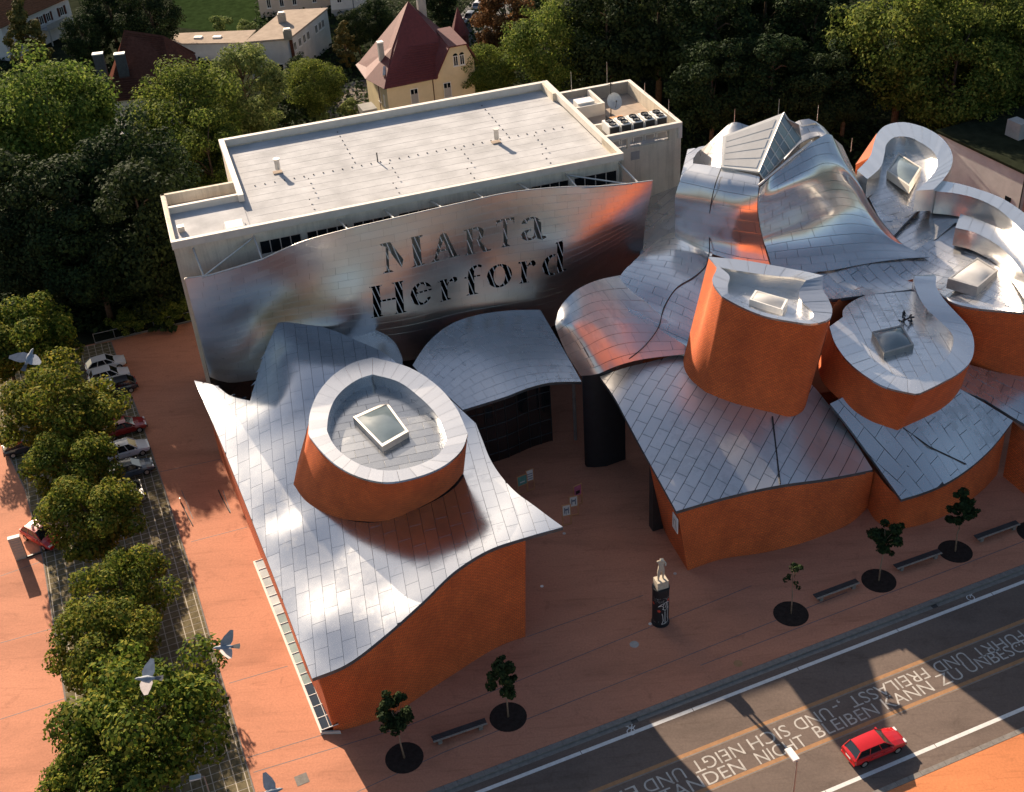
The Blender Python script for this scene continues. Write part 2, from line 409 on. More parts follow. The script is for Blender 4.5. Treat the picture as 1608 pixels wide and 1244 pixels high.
class Field:
    """height field over the plan: thin-plate surface through control points, cut to an outline"""
    def __init__(s, outline, inner=(), n=8, corners=None, lam=0.02):
        P = [at(*q) if not isinstance(q, np.ndarray) else q for q in outline]
        cs = list(range(len(P))) if corners is None else corners
        s.edge = curve(P, n, True, cs)
        s.outline = [(p[0], p[1]) for p in s.edge]
        C = np.concatenate([s.edge[::max(1, n//4)], np.array([at(*q) if not isinstance(q, np.ndarray) else q for q in inner]).reshape(-1, 3)])
        s.c = C[:, :2]; s.o = s.c.mean(0); X = s.c-s.o; nn = len(X)
        K = s.phi(np.linalg.norm(X[:, None]-X[None], axis=2))+lam*np.eye(nn); Pm = np.hstack([np.ones((nn, 1)), X])
        A = np.block([[K, Pm], [Pm.T, np.zeros((3, 3))]]); w = np.linalg.lstsq(A, np.concatenate([C[:, 2], np.zeros(3)]), rcond=None)[0]
        s.w, s.a, s.X = w[:nn], w[nn:], X
    @staticmethod
    def phi(r): return r*r*np.log(np.maximum(r, 1e-6))
    def __call__(s, x, y):
        q = np.stack([np.atleast_1d(x), np.atleast_1d(y)], 1).astype(float)-s.o
        z = s.phi(np.linalg.norm(q[:, None]-s.X[None], axis=2))@s.w+s.a[0]+q@s.a[1:]
        return np.stack([q[:, 0]+s.o[0], q[:, 1]+s.o[1], z], 1)
class Plane:
    def __init__(s, outline3):
        s.edge = np.array(outline3); s.outline = [(p[0], p[1]) for p in s.edge]
        A = np.hstack([s.edge[:, :2], np.ones((len(s.edge), 1))]); s.k = np.linalg.lstsq(A, s.edge[:, 2], rcond=None)[0]
    def __call__(s, x, y):
        x = np.atleast_1d(x).astype(float); y = np.atleast_1d(y).astype(float); return np.stack([x, y, s.k[0]*x+s.k[1]*y+s.k[2]], 1)

def normals(S, x, y, e=.05):
    a = S(x+e, y)-S(x-e, y); b = S(x, y+e)-S(x, y-e); n = np.cross(a, b); return n/np.maximum(np.linalg.norm(n, axis=1), 1e-9)[:, None]

def clip_rect(poly, x0, x1, y0, y1):
    for ax, lim, sg in ((0, x0, 1), (0, x1, -1), (1, y0, 1), (1, y1, -1)):
        out = []; n = len(poly)
        if n == 0: return []
        for i in range(n):
            p, q = poly[i], poly[(i+1) % n]; dp = sg*(p[ax]-lim); dq = sg*(q[ax]-lim)
            if dp >= 0: out.append(p)
            if (dp >= 0) != (dq >= 0):
                t = dp/(dp-dq); out.append((p[0]+t*(q[0]-p[0]), p[1]+t*(q[1]-p[1])))
        poly = out
    return poly
def inside(poly, x, y):
    c = False; n = len(poly); j = n-1
    for i in range(n):
        if (poly[i][1] > y) != (poly[j][1] > y) and x < (poly[j][0]-poly[i][0])*(y-poly[i][1])/(poly[j][1]-poly[i][1])+poly[i][0]: c = not c
        j = i
    return c
def parea(p): return .5*sum(p[i][0]*p[(i+1) % len(p)][1]-p[(i+1) % len(p)][0]*p[i][1] for i in range(len(p)))

def cells(S, phi, l, w, gap, nx, ny, jitter=.0, bond=.5):
    """rectangles in running bond cut to the outline, each a list of sub-polygons in the surface's own plane"""
    c, s_ = math.cos(phi), math.sin(phi); O2 = [(x*c+y*s_, -x*s_+y*c) for x, y in S.outline]
    if parea(O2) < 0: O2 = O2[::-1]
    arr = np.array(O2); p0, q0 = arr.min(0); p1, q1 = arr.max(0); j = 0; q = q0
    while q < q1:
        off = (j % 2)*bond*l+random.uniform(-jitter, jitter)*l; p = p0-l+off-.013*l
        while p < p1:
            X0, X1, Y0, Y1 = p+gap/2, p+l-gap/2, q+gap/2, q+w-gap/2; polys = []
            near = [k for k in range(len(O2)) if X0-.01 <= O2[k][0] <= X1+.01 and Y0-.01 <= O2[k][1] <= Y1+.01]
            full = not near and all(inside(O2, a, b) for a in (X0, X1, (X0+X1)/2) for b in (Y0, Y1, (Y0+Y1)/2))
            for a in range(nx):
                for b in range(ny):
                    x0, x1 = X0+(X1-X0)*a/nx, X0+(X1-X0)*(a+1)/nx; y0, y1 = Y0+(Y1-Y0)*b/ny, Y0+(Y1-Y0)*(b+1)/ny
                    if full: polys.append([(x0, y0), (x1, y0), (x1, y1), (x0, y1)])
                    else:
                        r = clip_rect(O2, x0, x1, y0, y1); rr = []
                        for pt in r:
                            if not rr or abs(pt[0]-rr[-1][0])+abs(pt[1]-rr[-1][1]) > 1e-4: rr.append(pt)
                        if len(rr) > 1 and abs(rr[0][0]-rr[-1][0])+abs(rr[0][1]-rr[-1][1]) < 1e-4: rr.pop()
                        if len(rr) >= 3 and abs(parea(rr)) > .0004: polys.append(rr)
            if polys and sum(abs(parea(r)) for r in polys) > .05*l*w*.3:
                yield [[(x*c-y*s_, x*s_+y*c) for x, y in r] for r in polys]
            p += l
        q += w; j += 1

def sheet(S, sz=1.1, lift=-0.07, skirt=.0, flip=False, mb=None):
    mb = mb or MB(); idx = {}; pts = []; faces = []
    for polys in cells(S, 0.0, sz, sz, 0.0, 1, 1, bond=0):
        for r in polys:
            f = []
            for x, y in r:
                k = (round(x, 3), round(y, 3))
                if k not in idx: idx[k] = len(pts); pts.append((x, y))
                f.append(idx[k])
            f = [a for i, a in enumerate(f) if a != f[i-1]]
            if len(set(f)) >= 3: faces.append(f)
    A = np.array(pts); n = normals(S, A[:, 0], A[:, 1]); sg = -1 if flip else 1
    P = S(A[:, 0], A[:, 1])+lift*n*sg
    mb.add(P, [f[::-1] if flip else f for f in faces])
    if skirt:
        E = np.array([S(np.array([p[0]]), np.array([p[1]]))[0] for p in S.outline]); m = len(E)
        mb.add(list(E)+[e-np.array([0, 0, skirt]) for e in E], [(i, (i+1) % m, m+(i+1) % m, m+i) for i in range(m)])
    return mb

PANELS = []     # (thing, part, name, verts, faces, material): turned into objects at the end, largest in view first
def panels(S, th, part, phi, l, w, gap=.045, mat='steel', nx=2, ny=1, lift=.035, tilt=.010, flip=False, name='roof_panel', jitter=.12, bond=.5, hole=None):
    sg = -1 if flip else 1
    for polys in cells(S, phi, l, w, gap, nx, ny, jitter, bond):
        idx = {}; pts = []; faces = []
        for r in polys:
            f = []
            for x, y in r:
                k = (round(x, 3), round(y, 3))
                if k not in idx: idx[k] = len(pts); pts.append((x, y))
                f.append(idx[k])
            f = [a for i, a in enumerate(f) if a != f[i-1]]
            if len(set(f)) >= 3: faces.append(f)
        if not faces: continue
        A = np.array(pts)
        if hole is not None:
            A, faces = hole(A, faces)
            if not len(faces): continue
        n = normals(S, A[:, 0], A[:, 1])*sg; P = S(A[:, 0], A[:, 1]); ce = P.mean(0)
        ta = rng.normal(0, tilt, 3); d = (P-ce)@ta
        P = P+n*(lift+d)[:, None]
        F = [f[::-1] if flip else list(f) for f in faces]
        cnt = {}
        for f in F:
            for a, b in zip(f, f[1:]+f[:1]): cnt[(a, b)] = 1
        rim = [e for e in cnt if (e[1], e[0]) not in cnt]
        jn = rng.normal(0, tilt*2.6, 3); NN = [q/np.linalg.norm(q) for q in n+jn]
        V = list(P); FF = list(F); b0 = len(V); mp = {}
        for a, b in rim:
            for q in (a, b):
                if q not in mp: mp[q] = len(V); V += [P[q], P[q]-n[q]*.06]; NN += [NN[q], NN[q]]
            FF.append([mp[b], mp[a], mp[a]+1, mp[b]+1])
        PANELS.append((th, part, name, V, FF, mat, NN))
def flush_panels(limit=300):
    by = {}
    for q in PANELS: by.setdefault((q[0].name, q[2]), []).append(q)
    for (tn, nm), L in by.items():
        def size(q):
            c = np.mean(np.array(q[3]), 0); a = pix(c)
            if not (-30 < a[0] < FW+30 and -30 < a[1] < FH+30): return 0
            pp = np.array([pix(v) for v in q[3][:8]]); return np.ptp(pp[:, 0])*np.ptp(pp[:, 1])
        L = sorted(L, key=size, reverse=True); rest = {}
        for i, (th, part, name, V, F, mat, NN) in enumerate(L):
            if i < limit:
                me = bpy.data.meshes.new(name); me.from_pydata([tuple(v) for v in V], [], F); me.materials.append(M[mat])
                me.polygons.foreach_set('use_smooth', [True]*len(me.polygons)); me.update(); me.normals_split_custom_set_from_vertices([tuple(q) for q in NN]); link(name, me, part)
            else:
                r_ = rest.setdefault((part.name, mat), [part, MB(), []]); r_[1].add(V, F); r_[2].extend(NN)
        for (pn, mat), (part, mb, NN) in rest.items():
            o = mb.obj(nm, mat, part, smooth=True); o['kind'] = 'stuff'; o.data.normals_split_custom_set_from_vertices([tuple(q) for q in NN])

def loft(top, bot, closed=True, rows=10):
    """wall between two lines of equal count, uv in metres"""
    top = np.array(top); bot = np.array(bot)
    if closed: top = np.vstack([top, top[:1]]); bot = np.vstack([bot, bot[:1]])
    L = np.concatenate([[0], np.cumsum(np.linalg.norm(np.diff((top+bot)/2, axis=0), axis=1))])
    P = [bot+(top-bot)*t for t in np.linspace(0, 1, rows)]
    UV = [[(L[j], p[j][2]) for j in range(len(L))] for p in P]
    return MB().grid(P, UV)
def fan(mb, ring):
    """flat polygon through a ring (possibly non-convex)"""
    v2 = [Vector((p[0], p[1])) for p in ring]; n = len(ring)
    r = delaunay_2d_cdt(v2, [(i, (i+1) % n) for i in range(n)], [list(range(n))], 1, 1e-5)
    zs = np.array(ring); vs = []
    for p in r[0]:
        d = np.hypot(zs[:, 0]-p.x, zs[:, 1]-p.y); vs.append((p.x, p.y, zs[d.argmin(), 2]))
    mb.add(vs, [list(f) for f in r[2]]); return mb
# ================================================================== SETTING
def strip(name, a, b, w0, w1, z, mat, kind='structure', parent=None, ext=0):
    """flat band along the line a-b between the side offsets w0..w1"""
    a = np.array(a); b = np.array(b); d = (b-a)/np.linalg.norm(b-a); n = np.array([-d[1], d[0], 0]); a = a-d*ext; b = b+d*ext
    m = MB(); k = max(1, int(np.linalg.norm(b-a)/4)); P = [[a+(b-a)*t+n*w+np.array([0, 0, z]) for t in np.linspace(0, 1, k+1)] for w in (w0, w1)]
    m.grid(P); return m.obj(name, mat, parent, kind=kind)
g = MB(); S0 = 1500
g.add([(-S0, -400, -.22), (S0, -400, -.22), (S0, 2200, -.22), (-S0, 2200, -.22)], [(0, 1, 2, 3)])
g.obj('ground', 'undergrowth', kind='structure')
g = MB(); g.add([(-300, -390, -.205), (300, -390, -.205), (300, 42, -.205), (-300, 42, -.205)], [(0, 1, 2, 3)]); g.obj('town_ground', 'town', kind='structure')
K0, K1 = at(800, 1193.9), at(1608, 885.9); RD = (K1-K0)/np.linalg.norm(K1-K0); RN = np.array([-RD[1], RD[0], 0])
def on_road(p): return (p-K0)@RD, (p-K0)@RN
J0, J1 = at(1372.7, 1243), at(1608, 1140.5)
roadw = -(((J0-K0)@RN)+((J1-K0)@RN))/2
def rp(s, t, z=0): return K0+s*RD+t*RN+np.array([0, 0, z])
road = strip('road', rp(-200, 0), rp(200, 0), -roadw, -.45, -.12, 'asphalt')
# plaza slab
A_ = at(-500, 685); B_ = at(311, 503); pl = [rp(-160, 0), rp(66, 0), rp(64, 12), hf(72, -14), hf(60, -2), hf(2.2, -2), hf(2.2, 23), B_, A_]
m = MB(); fan(m, [p*np.array([1, 1, 0]) for p in pl]); m.obj('plaza', 'plaza', kind='structure')
m = MB(); m.prism([(p[0], p[1]) for p in (rp(-160, -roadw-24), rp(160, -roadw-24), rp(160, -roadw-.4), rp(-160, -roadw-.4))], -.2, 0); m.obj('pavement', 'plaza_orange', kind='structure')
# kerb stones: gutter band and kerb, in stones
def kerb(name, t0, t1, z0, z1, L, n0, n1):
    root = MB(); 
    for i in range(n0, n1): root.prism([(p[0], p[1]) for p in (rp(i*L+.01, t0), rp((i+1)*L-.01, t0), rp((i+1)*L-.01, t1), rp(i*L+.01, t1))], z0, z1)
    return root.obj(name, 'kerb', kind='structure')
kerb('kerb', -.45, -.02, -.2, .012, 1.0, -70, 75)
kerb('kerb', -roadw-.38, -roadw, -.2, .012, 1.0, -70, 75)
gut = strip('gutter', rp(-160, 0), rp(160, 0), -.80, -.455, -.112, 'kerb')
for (px, py) in ((990, 1121), (1456, 939)):
    s, t = on_road(at(px, py)); mm = MB(); mm.box(rp(s, -.63, -.108), (.5, .34, .006), RD)
    mm.obj('gully_grate', 'dark_metal', label='dark drain grate in the gutter '+('below the cylinder column' if px < 1200 else 'on the far right beside the bicycle mark'), cat='drain')
# lane lines in blocks
def lane(p, q, w, mat='paint', L=9.0, gap=.05, z=-.116, name='lane_line'):
    s0, t0 = on_road(at(*p)); s1, t1 = on_road(at(*q)); t = (t0+t1)/2; m = MB()
    for i in range(-8, 12):
        a, b = s0+i*L, s0+(i+1)*L-gap; m.add([rp(a, t-w/2, z), rp(b, t-w/2, z), rp(b, t+w/2, z), rp(a, t+w/2, z)], [(0, 1, 2, 3)])
    return m.obj(name, mat, road)
lane((915, 1183.6), (1408, 985.3), .30)
lane((1299.5, 1244), (1608, 1108.3), .30)
for pq in (((1075, 1189), (1404, 1052)), ((1200, 1204.9), (1608, 1032.2))):
    lane(*pq, .42, 'brown_strip', 40, 0, -.1165, 'paving_strip'); 
    (u0, v0), (u1, v1) = pq; lane((u0, v0+3), (u1, v1+3), .10, 'kerb', 40, 0, -.1155, 'strip_edge')
# words painted between the strips
def flat_text(body, size=1.0):
    c = bpy.data.curves.new('txt', 'FONT'); c.body = body; c.size = size; c.offset = -.004; c.resolution_u = 4
    o = bpy.data.objects.new('txt', c); COL.objects.link(o); dg = bpy.context.evaluated_depsgraph_get(); dg.update()
    me = bpy.data.meshes.new_from_object(o.evaluated_get(dg)); bpy.data.objects.remove(o); 
    v = np.array([q.co[:2] for q in me.vertices]); f = [list(p.vertices) for p in me.polygons]; bpy.data.meshes.remove(me); return v, f
def road_word(body, p, q, cap, up):
    v, f = flat_text(body); a, b = at(*p), at(*q); s0, t0 = on_road(a); s1, t1 = on_road(b); t = (t0+t1)/2
    x0, x1 = v[:, 0].min(), v[:, 0].max(); X = s0+(v[:, 0]-x0)/(x1-x0)*(s1-s0); Y = v[:, 1]/.70*cap
    m = MB(); m.add([rp(x, t+up*y, -.115) for x, y in zip(X, Y)], f); m.obj('lettering', 'worn_paint', road)
CAP = 1.05
for body, p, q in (('STÄNDEN', (1030, 1265), (1173.5, 1208)), ('NICHT', (1195, 1199), (1270.5, 1168)), ('BLEIBEN', (1288, 1159.5), (1381.5, 1117)), ('KANN', (1395, 1113), (1469, 1082)), ('ZU', (1482, 1076), (1516, 1061.5)), ('UNBESCHADET', (1526, 1056.5), (1690, 987))):
    road_word(body, p, q, CAP, 1)
for body, p, q in (('ENTFÜHRT', (1647, 970), (1523, 1018)), ('UND', (1512, 1021.7), (1461, 1041)), ('FREILÄSST', (1449, 1047), (1328, 1094)), ("‚-", (1318, 1099), (1303, 1104)), ('UND', (1297, 1108), (1243, 1131)), ('SICH', (1231, 1136), (1171, 1160)), ('NEIGT', (1160, 1165), (1082, 1196)), ('UND', (1068, 1202), (1007, 1227)), ('ER', (996, 1231), (955, 1248))):
    road_word(body, p, q, CAP, -1)
def bicycle_mark(u, v):
    o = at(u, v); m = MB()
    def ring(c, r, w=.07):
        n = 18; vs = []
        for k in range(n):
            a = 2*math.pi*k/n
            for rr in (r-w, r): vs.append(o+(c[0]+rr*math.cos(a))*RD*1+(c[1]+rr*math.sin(a))*RN+np.array([0, 0, -.115]))
        m.add(vs, [(2*k, 2*k+1, (2*k+3) % (2*n), (2*k+2) % (2*n)) for k in range(n)])
    def ln(a, b, w=.06):
        a = np.array(a); b = np.array(b); d = (b-a)/np.linalg.norm(b-a); nn = np.array([-d[1], d[0]])*w/2
        m.add([o+x[0]*RD+x[1]*RN+np.array([0, 0, -.1145]) for x in (a-nn, b-nn, b+nn, a+nn)], [(0, 1, 2, 3)])
    ring((0, .42), .33); ring((0.05, -.42), .33)
    for a, b in (((0, .42), (.38, .1)), ((.38, .1), (.05, -.42)), ((0, .42), (.05, 0)), ((.05, 0), (.38, -.12)), ((.38, .1), (.5, .2)), ((.3, -.2), (.55, -.05))): ln(a, b)
    m.obj('bicycle_mark', 'paint', road)
bicycle_mark(986, 1141); bicycle_mark(1518, 932)
# joints sawn in the plaza surface (thin recess lines, slightly varying)
jm = MB()
def pline(p, q, w=.06, z=.004):
    a, b = (at(*p), at(*q)); d = (b-a)/np.linalg.norm(b-a); n = np.array([-d[1], d[0], 0])*w/2; zz = np.array([0, 0, z]); jm.add([a-n+zz, b-n+zz, b+n+zz, a+n+zz], [(0, 1, 2, 3)])
for p, q in (((247, 742), (352, 720)), ((300, 851), (388, 828)), ((360, 1073), (452, 1046)), ((388, 1190), (520, 1150)), ((398, 1213), (640, 1140)), ((828, 1000), (1010, 935)), ((640, 1140), (1180, 920)), ((560, 1244), (700, 1180)), ((700, 1180), (1330, 930)), ((1100, 1045), (1608, 850)), ((0, 905), (70, 880)), ((0, 1010), (90, 985)), ((0, 1130), (108, 1095)), ((350, 770), (362, 805)), ((285, 770), (303, 815))):
    pline(p, q)
jm.obj('plaza_joint', 'joint', kind='structure')
# parking bays paved with grass pavers
pk = [(150, 541), (174, 537), (218, 652), (257, 765), (297, 888), (348, 1066), (399, 1243), (440, 1400), (150, 1440), (118, 1195), (68, 878), (40, 770), (-40, 600), (-60, 588)]
pp = [at(*q) for q in pk]
m = MB(); fan(m, [p+np.array([0, 0, .004]) for p in pp]); bay = m.obj('parking_bays', 'paver_joint', kind='structure')
class Bay(Plane): pass
bs = Plane([p+np.array([0, 0, .006]) for p in pp]); d = at(399, 1243)-at(297, 888); bphi = math.atan2(d[1], d[0])
PAV = []
cells_px = []
for polys in cells(bs, bphi, .74, .74, .07, 1, 1, 0, 0):
    r = polys[0]; V = [(x, y, .016) for x, y in r]; cells_px.append((V, pix(np.mean(V, 0))))
cells_px.sort(key=lambda q: -q[1][1]); mb = MB(); big = 0
for V, px in cells_px:
    vis = (190 < px[0] < 420 or px[0] < 190 and 880 < px[1]) and px[1] < 1250 and px[1] > 640
    if vis and big < 300: 
        big += 1; n = len(V); q = MB(); q.add(V+[(x, y, .002) for x, y, z in V], [list(range(n))]+[(i, n+i, n+(i+1) % n, (i+1) % n) for i in range(n)]); q.obj('paver', 'paver', bay)
    else: mb.add(V, [list(range(len(V)))])
mb.obj('paver', 'paver', bay, kind='stuff')
# kerb edge of the bays
m = MB()
for a, b in zip(pp[1:7], pp[2:8]): 
    d = b-a; m.box((a+b)/2, (np.linalg.norm(d), .12, .05), d)
for a, b in zip(pp[8:12], pp[9:13]):
    d = b-a; m.box((a+b)/2, (np.linalg.norm(d), .12, .05), d)
m.obj('bay_edging', 'kerb', kind='structure')
# back street, lawn and garden floor
q = [at(690, 62), at(765, -30), at(830, -30), at(760, 90), at(712, 110)]; m = MB(); fan(m, [p+np.array([0, 0, -.2]) for p in q]); m.obj('street', 'asphalt_dark', kind='structure')
q = [at(270, -30), at(420, -30), at(425, 38), at(360, 52), at(270, 40)]; m = MB(); fan(m, [p+np.array([0, 0, -.2]) for p in q]); m.obj('lawn', 'grass', kind='structure')
q = [at(490, 140), at(600, 118), at(640, 170), at(500, 185)]; m = MB(); fan(m, [p+np.array([0, 0, -.2]) for p in q]); m.obj('garden_path', 'town', kind='structure')
# small covers in the ground
def disc(name, u, v, r, mat, label, cat, z=.006, n=20, group=None, inner=None):
    c = at(u, v); m = MB(); m.tube([c+np.array([0, 0, .0]), c+np.array([0, 0, z])], r, n); o = m.obj(name, mat, label=label, cat=cat, group=group)
    if inner: m = MB(); m.tube([c+np.array([0, 0, z-.002]), c+np.array([0, 0, z+.006])], r*.5, n); m.obj('lens', inner, o)
    return o
disc('manhole_cover', 996, 1012, .36, 'grey_metal', 'round grey manhole cover on the plaza below the column', 'manhole cover')
disc('manhole_cover', 1159, 1042, .34, 'brown_strip', 'reddish manhole cover beside the road kerb', 'manhole cover')
m = MB(); m.box(at(474, 1224), (.9, .9, .012), at(480, 1222)-at(470, 1226)); m.obj('access_cover', 'kerb', label='square access cover in the sunlit plaza by the lower left corner', cat='manhole cover')
for (u, v, l) in ((851, 921, 'ground light beside the orange brick wall corner'), (886, 838, 'ground light below the poster stands'), (1060, 901, 'ground light to the right of the column'), (1021, 980, 'ground light at the foot of the column'), (840, 646, 'ground light in the dark forecourt under the canopy')):
    disc('ground_light', u, v, .14, 'galv', 'small round '+l, 'ground light', .03, 14, 'round lights set in the forecourt', 'white_glass')

# ================================================================== HALL WITH THE LETTERED SCREEN
HZ, HLIFT = 14.0, 7.3      # hall parts are drawn from a datum 7.3 m above the ground
hall = thing('exhibition_hall', 'long beige concrete hall with a pale flat roof behind the lettered steel screen', 'building', hf(0, 0))
hall.location = (0, 0, HLIFT)
OUT = [(0, 0), (49.8, 0), (49.8, 5.1), (59.4, 5.1), (59.4, 20.5), (49.4, 20.5), (49.4, 25.1), (8, 25.1), (8, 12.3), (-.1, 12.4)]
def hxy(l): return [(hf(a, b)[0], hf(a, b)[1]) for a, b in l]
# walls: front with a band of window openings, the rest plain
wt = .4; m = MB()
ZB0, ZB1 = 10.95, 12.35            # window band on the front
for (p, q) in list(zip(OUT, OUT[1:]+OUT[:1]))[1:]:
    if (p, q) == ((49.8, 5.1), (59.4, 5.1)): continue
    d = np.array(q)-np.array(p); L = np.linalg.norm(d); d = d/L; nn = np.array([-d[1], d[0]])
    a, b = np.array(p), np.array(q); quad = [a, b, b+nn*wt, a+nn*wt]; m.prism(hxy(quad), -HLIFT, HZ-.02)
m.prism(hxy([(0, 0), (49.79, 0), (49.79, wt), (0, wt)]), ZB1, HZ-.02)
m.prism(hxy([(0, 0), (49.79, 0), (49.79, wt), (0, wt)]), 6.6, ZB0)
WIN = []
a0 = 8.6
for k in range(8):
    L = 4.5; WIN.append((a0, a0+L)); a0 += L+.55
WIN[-1] = (WIN[-1][0], 49.2)
prev = 0
for (wa, wb) in WIN:
    m.prism(hxy([(prev, 0), (wa, 0), (wa, wt), (prev, wt)]), ZB0, ZB1); prev = wb
m.prism(hxy([(prev, 0), (49.79, 0), (49.79, wt), (prev, wt)]), ZB0, ZB1)
# annexe front with its plant opening
OP = (50.6, 57.9, 12.25, 13.35)
yb = 5.1
m.prism(hxy([(49.8, yb), (59.0, yb), (59.0, yb+wt), (49.8, yb+wt)]), -HLIFT, OP[2])
m.prism(hxy([(49.8, yb), (59.0, yb), (59.0, yb+.25), (49.8, yb+.25)]), OP[3], 13.5)
m.prism(hxy([(49.8, yb), (OP[0], yb), (OP[0], yb+wt), (49.8, yb+wt)]), OP[2], OP[3])
m.prism(hxy([(52.6, yb), (52.95, yb), (52.95, yb+wt), (52.6, yb+wt)]), OP[2], OP[3])
m.prism(hxy([(OP[1], yb), (59.0, yb), (59.0, yb+wt), (OP[1], yb+wt)]), OP[2], OP[3])
m.obj('wall', 'concrete', hall)
# lower front, dark glazing behind the screen
m = MB(); m.prism(hxy([(.1, .08), (49.7, .08), (49.7, .2), (.1, .2)]), -HLIFT, 6.59); m.obj('lower_glazing', 'dark_glass', hall)
for (wa, wb) in WIN:
    wf = MB(); n = 4; ww = (wb-wa)
    for k in range(n+1):
        x = wa+.06+(ww-.12)*k/n; wf.prism(hxy([(x-.05, .05), (x+.05, .05), (x+.05, .15), (x-.05, .15)]), ZB0+.07, ZB1-.07)
    for z0, z1 in ((ZB0+.003, ZB0+.07), (ZB1-.07, ZB1-.003)): wf.prism(hxy([(wa+.005, .05), (wb-.005, .05), (wb-.005, .15), (wa+.005, .15)]), z0, z1)
    w = wf.obj('window', 'beige_wall', hall)
    for k in range(n):
        x0 = wa+.11+(ww-.12)*k/n; x1 = wa+.01+(ww-.12)*(k+1)/n; pm = MB(); pm.prism(hxy([(x0, .09), (x1, .09), (x1, .12), (x0, .12)]), ZB0+.07, ZB1-.07); pm.obj('pane', 'dark_glass', w)
m = MB(); m.prism(hxy([(53.0, yb-.03), (54.1, yb-.03), (54.1, yb-.005), (53.0, yb-.005)]), 10.9, 11.8); m.obj('vent_grille', 'grey_wall', hall)
# roof decks
def deck(poly, z, mat, name='roof_deck'):
    m = MB(); m.prism(hxy(poly), z-.3, z); return m.obj(name, mat, hall)
deck([(8.2, .4), (49.5, .4), (49.5, 24.8), (8.2, 24.8)], 13.1, 'membrane')
deck([(.3, .4), (8.19, .4), (8.19, 8.8), (.3, 8.8)], 13.2, 'membrane')
deck([(.3, 8.95), (8.0, 8.95), (8.0, 12.1), (.3, 12.1)], 12.9, 'membrane_tan')
deck([(49.9, 15.2), (53.8, 15.2), (53.8, 20.2), (49.9, 20.2)], 13.2, 'membrane')
deck([(49.9, 10.2), (59.0, 10.2), (59.0, 15.05), (49.9, 15.05)], 12.6, 'membrane_tan')
deck([(53.95, 15.06), (59.0, 15.06), (59.0, 20.2), (53.95, 20.2)], 12.6, 'membrane_tan')
deck([(49.9, 5.3), (59.0, 5.3), (59.0, 9.9), (49.9, 9.9)], 12.2, 'membrane')
# parapet copings, each run its own piece
def cop(a0, b0, a1, b1, z0=12.9, z1=HZ, w=.55, mat='concrete', name='parapet'):
    A, B = np.array([a0, b0]), np.array([a1, b1]); d = (B-A)/np.linalg.norm(B-A); n = np.array([-d[1], d[0]]); q = [A, B, B+n*w, A+n*w]; m = MB(); m.prism(hxy(q), z0, z1); return m.obj(name, mat, hall)
M['coping_stone'] = plain('pale coping', (.62, .57, .50), .7, .08, 1.0)
cop(-.12, -.1, 49.95, -.1, 13.3, 14, .50, 'coping_stone'); cop(49.95, .41, 49.95, 25.2, 13.3, 14.004, .55, 'coping_stone'); cop(49.39, 25.2, 7.9, 25.2, 13.3, 14, .6, 'coping_stone')
cop(7.9, 24.59, 7.9, 8.2, 13.3, 14.002, .62, 'coping_stone'); cop(7.89, 12.5, -.12, 12.5, 13.0, 13.9, .5, 'coping_stone'); cop(-.12, 11.99, -.12, .41, 13.0, 13.9, .52, 'coping_stone'); cop(.41, 8.75, 7.89, 8.75, 12.8, 13.86, .42, 'coping_stone')
cop(59.5, 5.0, 59.5, 20.6, 12.3, 13.99, .5, 'coping_stone'); cop(58.99, 20.6, 49.96, 20.6, 12.3, 13.99, .5, 'coping_stone'); cop(53.8, 15.0, 53.8, 20.09, 12.5, 13.9, .35, 'coping_stone'); cop(49.96, 14.95, 53.44, 14.95, 12.5, 13.9, .35, 'coping_stone')
cop(49.96, 9.7, 58.99, 9.7, 12.4, 13.6, .35, 'coping_stone'); cop(49.96, 5.0, 58.99, 5.0, 13.51, 13.99, .5, 'coping_stone')
# roof fittings
def small(name, a, b, z, size, mat, lab=None):
    m = MB(); m.box(hf(a, b, z), size, AX); return m.obj(name, mat, hall)
o = small('roof_hatch', 6.6, 2.3, 13.3, (1.9, 1.9, .25), 'membrane'); m = MB(); m.box(hf(6.6, 2.3, 13.55), (1.6, 1.6, .08), AX); m.obj('dome_light', 'white_glass', o)
small('roof_box', 1.2, 3.9, 13.3, (.6, .5, .5), 'galv'); small('roof_box', 51.6, 16.4, 13.2, (1.9, 1.4, .9), 'white')
for (a, b) in ((13.2, 14.6), (38.6, 11.5)):
    q = small('roof_vent', a, b, 13.1, (.9, .7, .12), 'membrane_tan'); mm = MB(); mm.tube([hf(a+.1, b, 13.47), hf(a+.1, b, 14.5)], .26, 10); mm.tube([hf(a+.1, b, 14.5), hf(a+.1, b, 14.6)], .34, 10); mm.obj('vent_pipe', 'galv', q)
m = MB(); m.tube([hf(24.5, 12.4, 13.1), hf(24.5, 12.4, 14.1)], .07, 6); m.obj('roof_pipe', 'dark_metal', hall)
mb = MB()
for i in range(34): mb.box(hf(10.2+i*1.12, 12.2-.00*i, 13.1), (.12, .12, .10), AX)
for a in (15.2, 24.6, 33.2, 42.2):
    for j in range(8): mb.box(hf(a+(.9 if j > 3 else 0), 1.2+j*1.35+(2.2 if j > 7 else 0), 13.35), (.11, .11, .10), AX)
for a in (22.0, 40.5):
    for j in range(8): mb.box(hf(a, 13.4+j*1.4, 13.1), (.11, .11, .10), AX)
mb.obj('conductor_holder', 'joint', hall)
# lap seams of the roofing felt
mb = MB()
for i in range(1, 14): mb.prism(hxy([(8.9, .9+i*1.72), (49.3, .9+i*1.72), (49.3, 1.02+i*1.72), (8.9, 1.02+i*1.72)]), 13.101, 13.107)
mb.obj('felt_seam', 'felt_lap', hall)
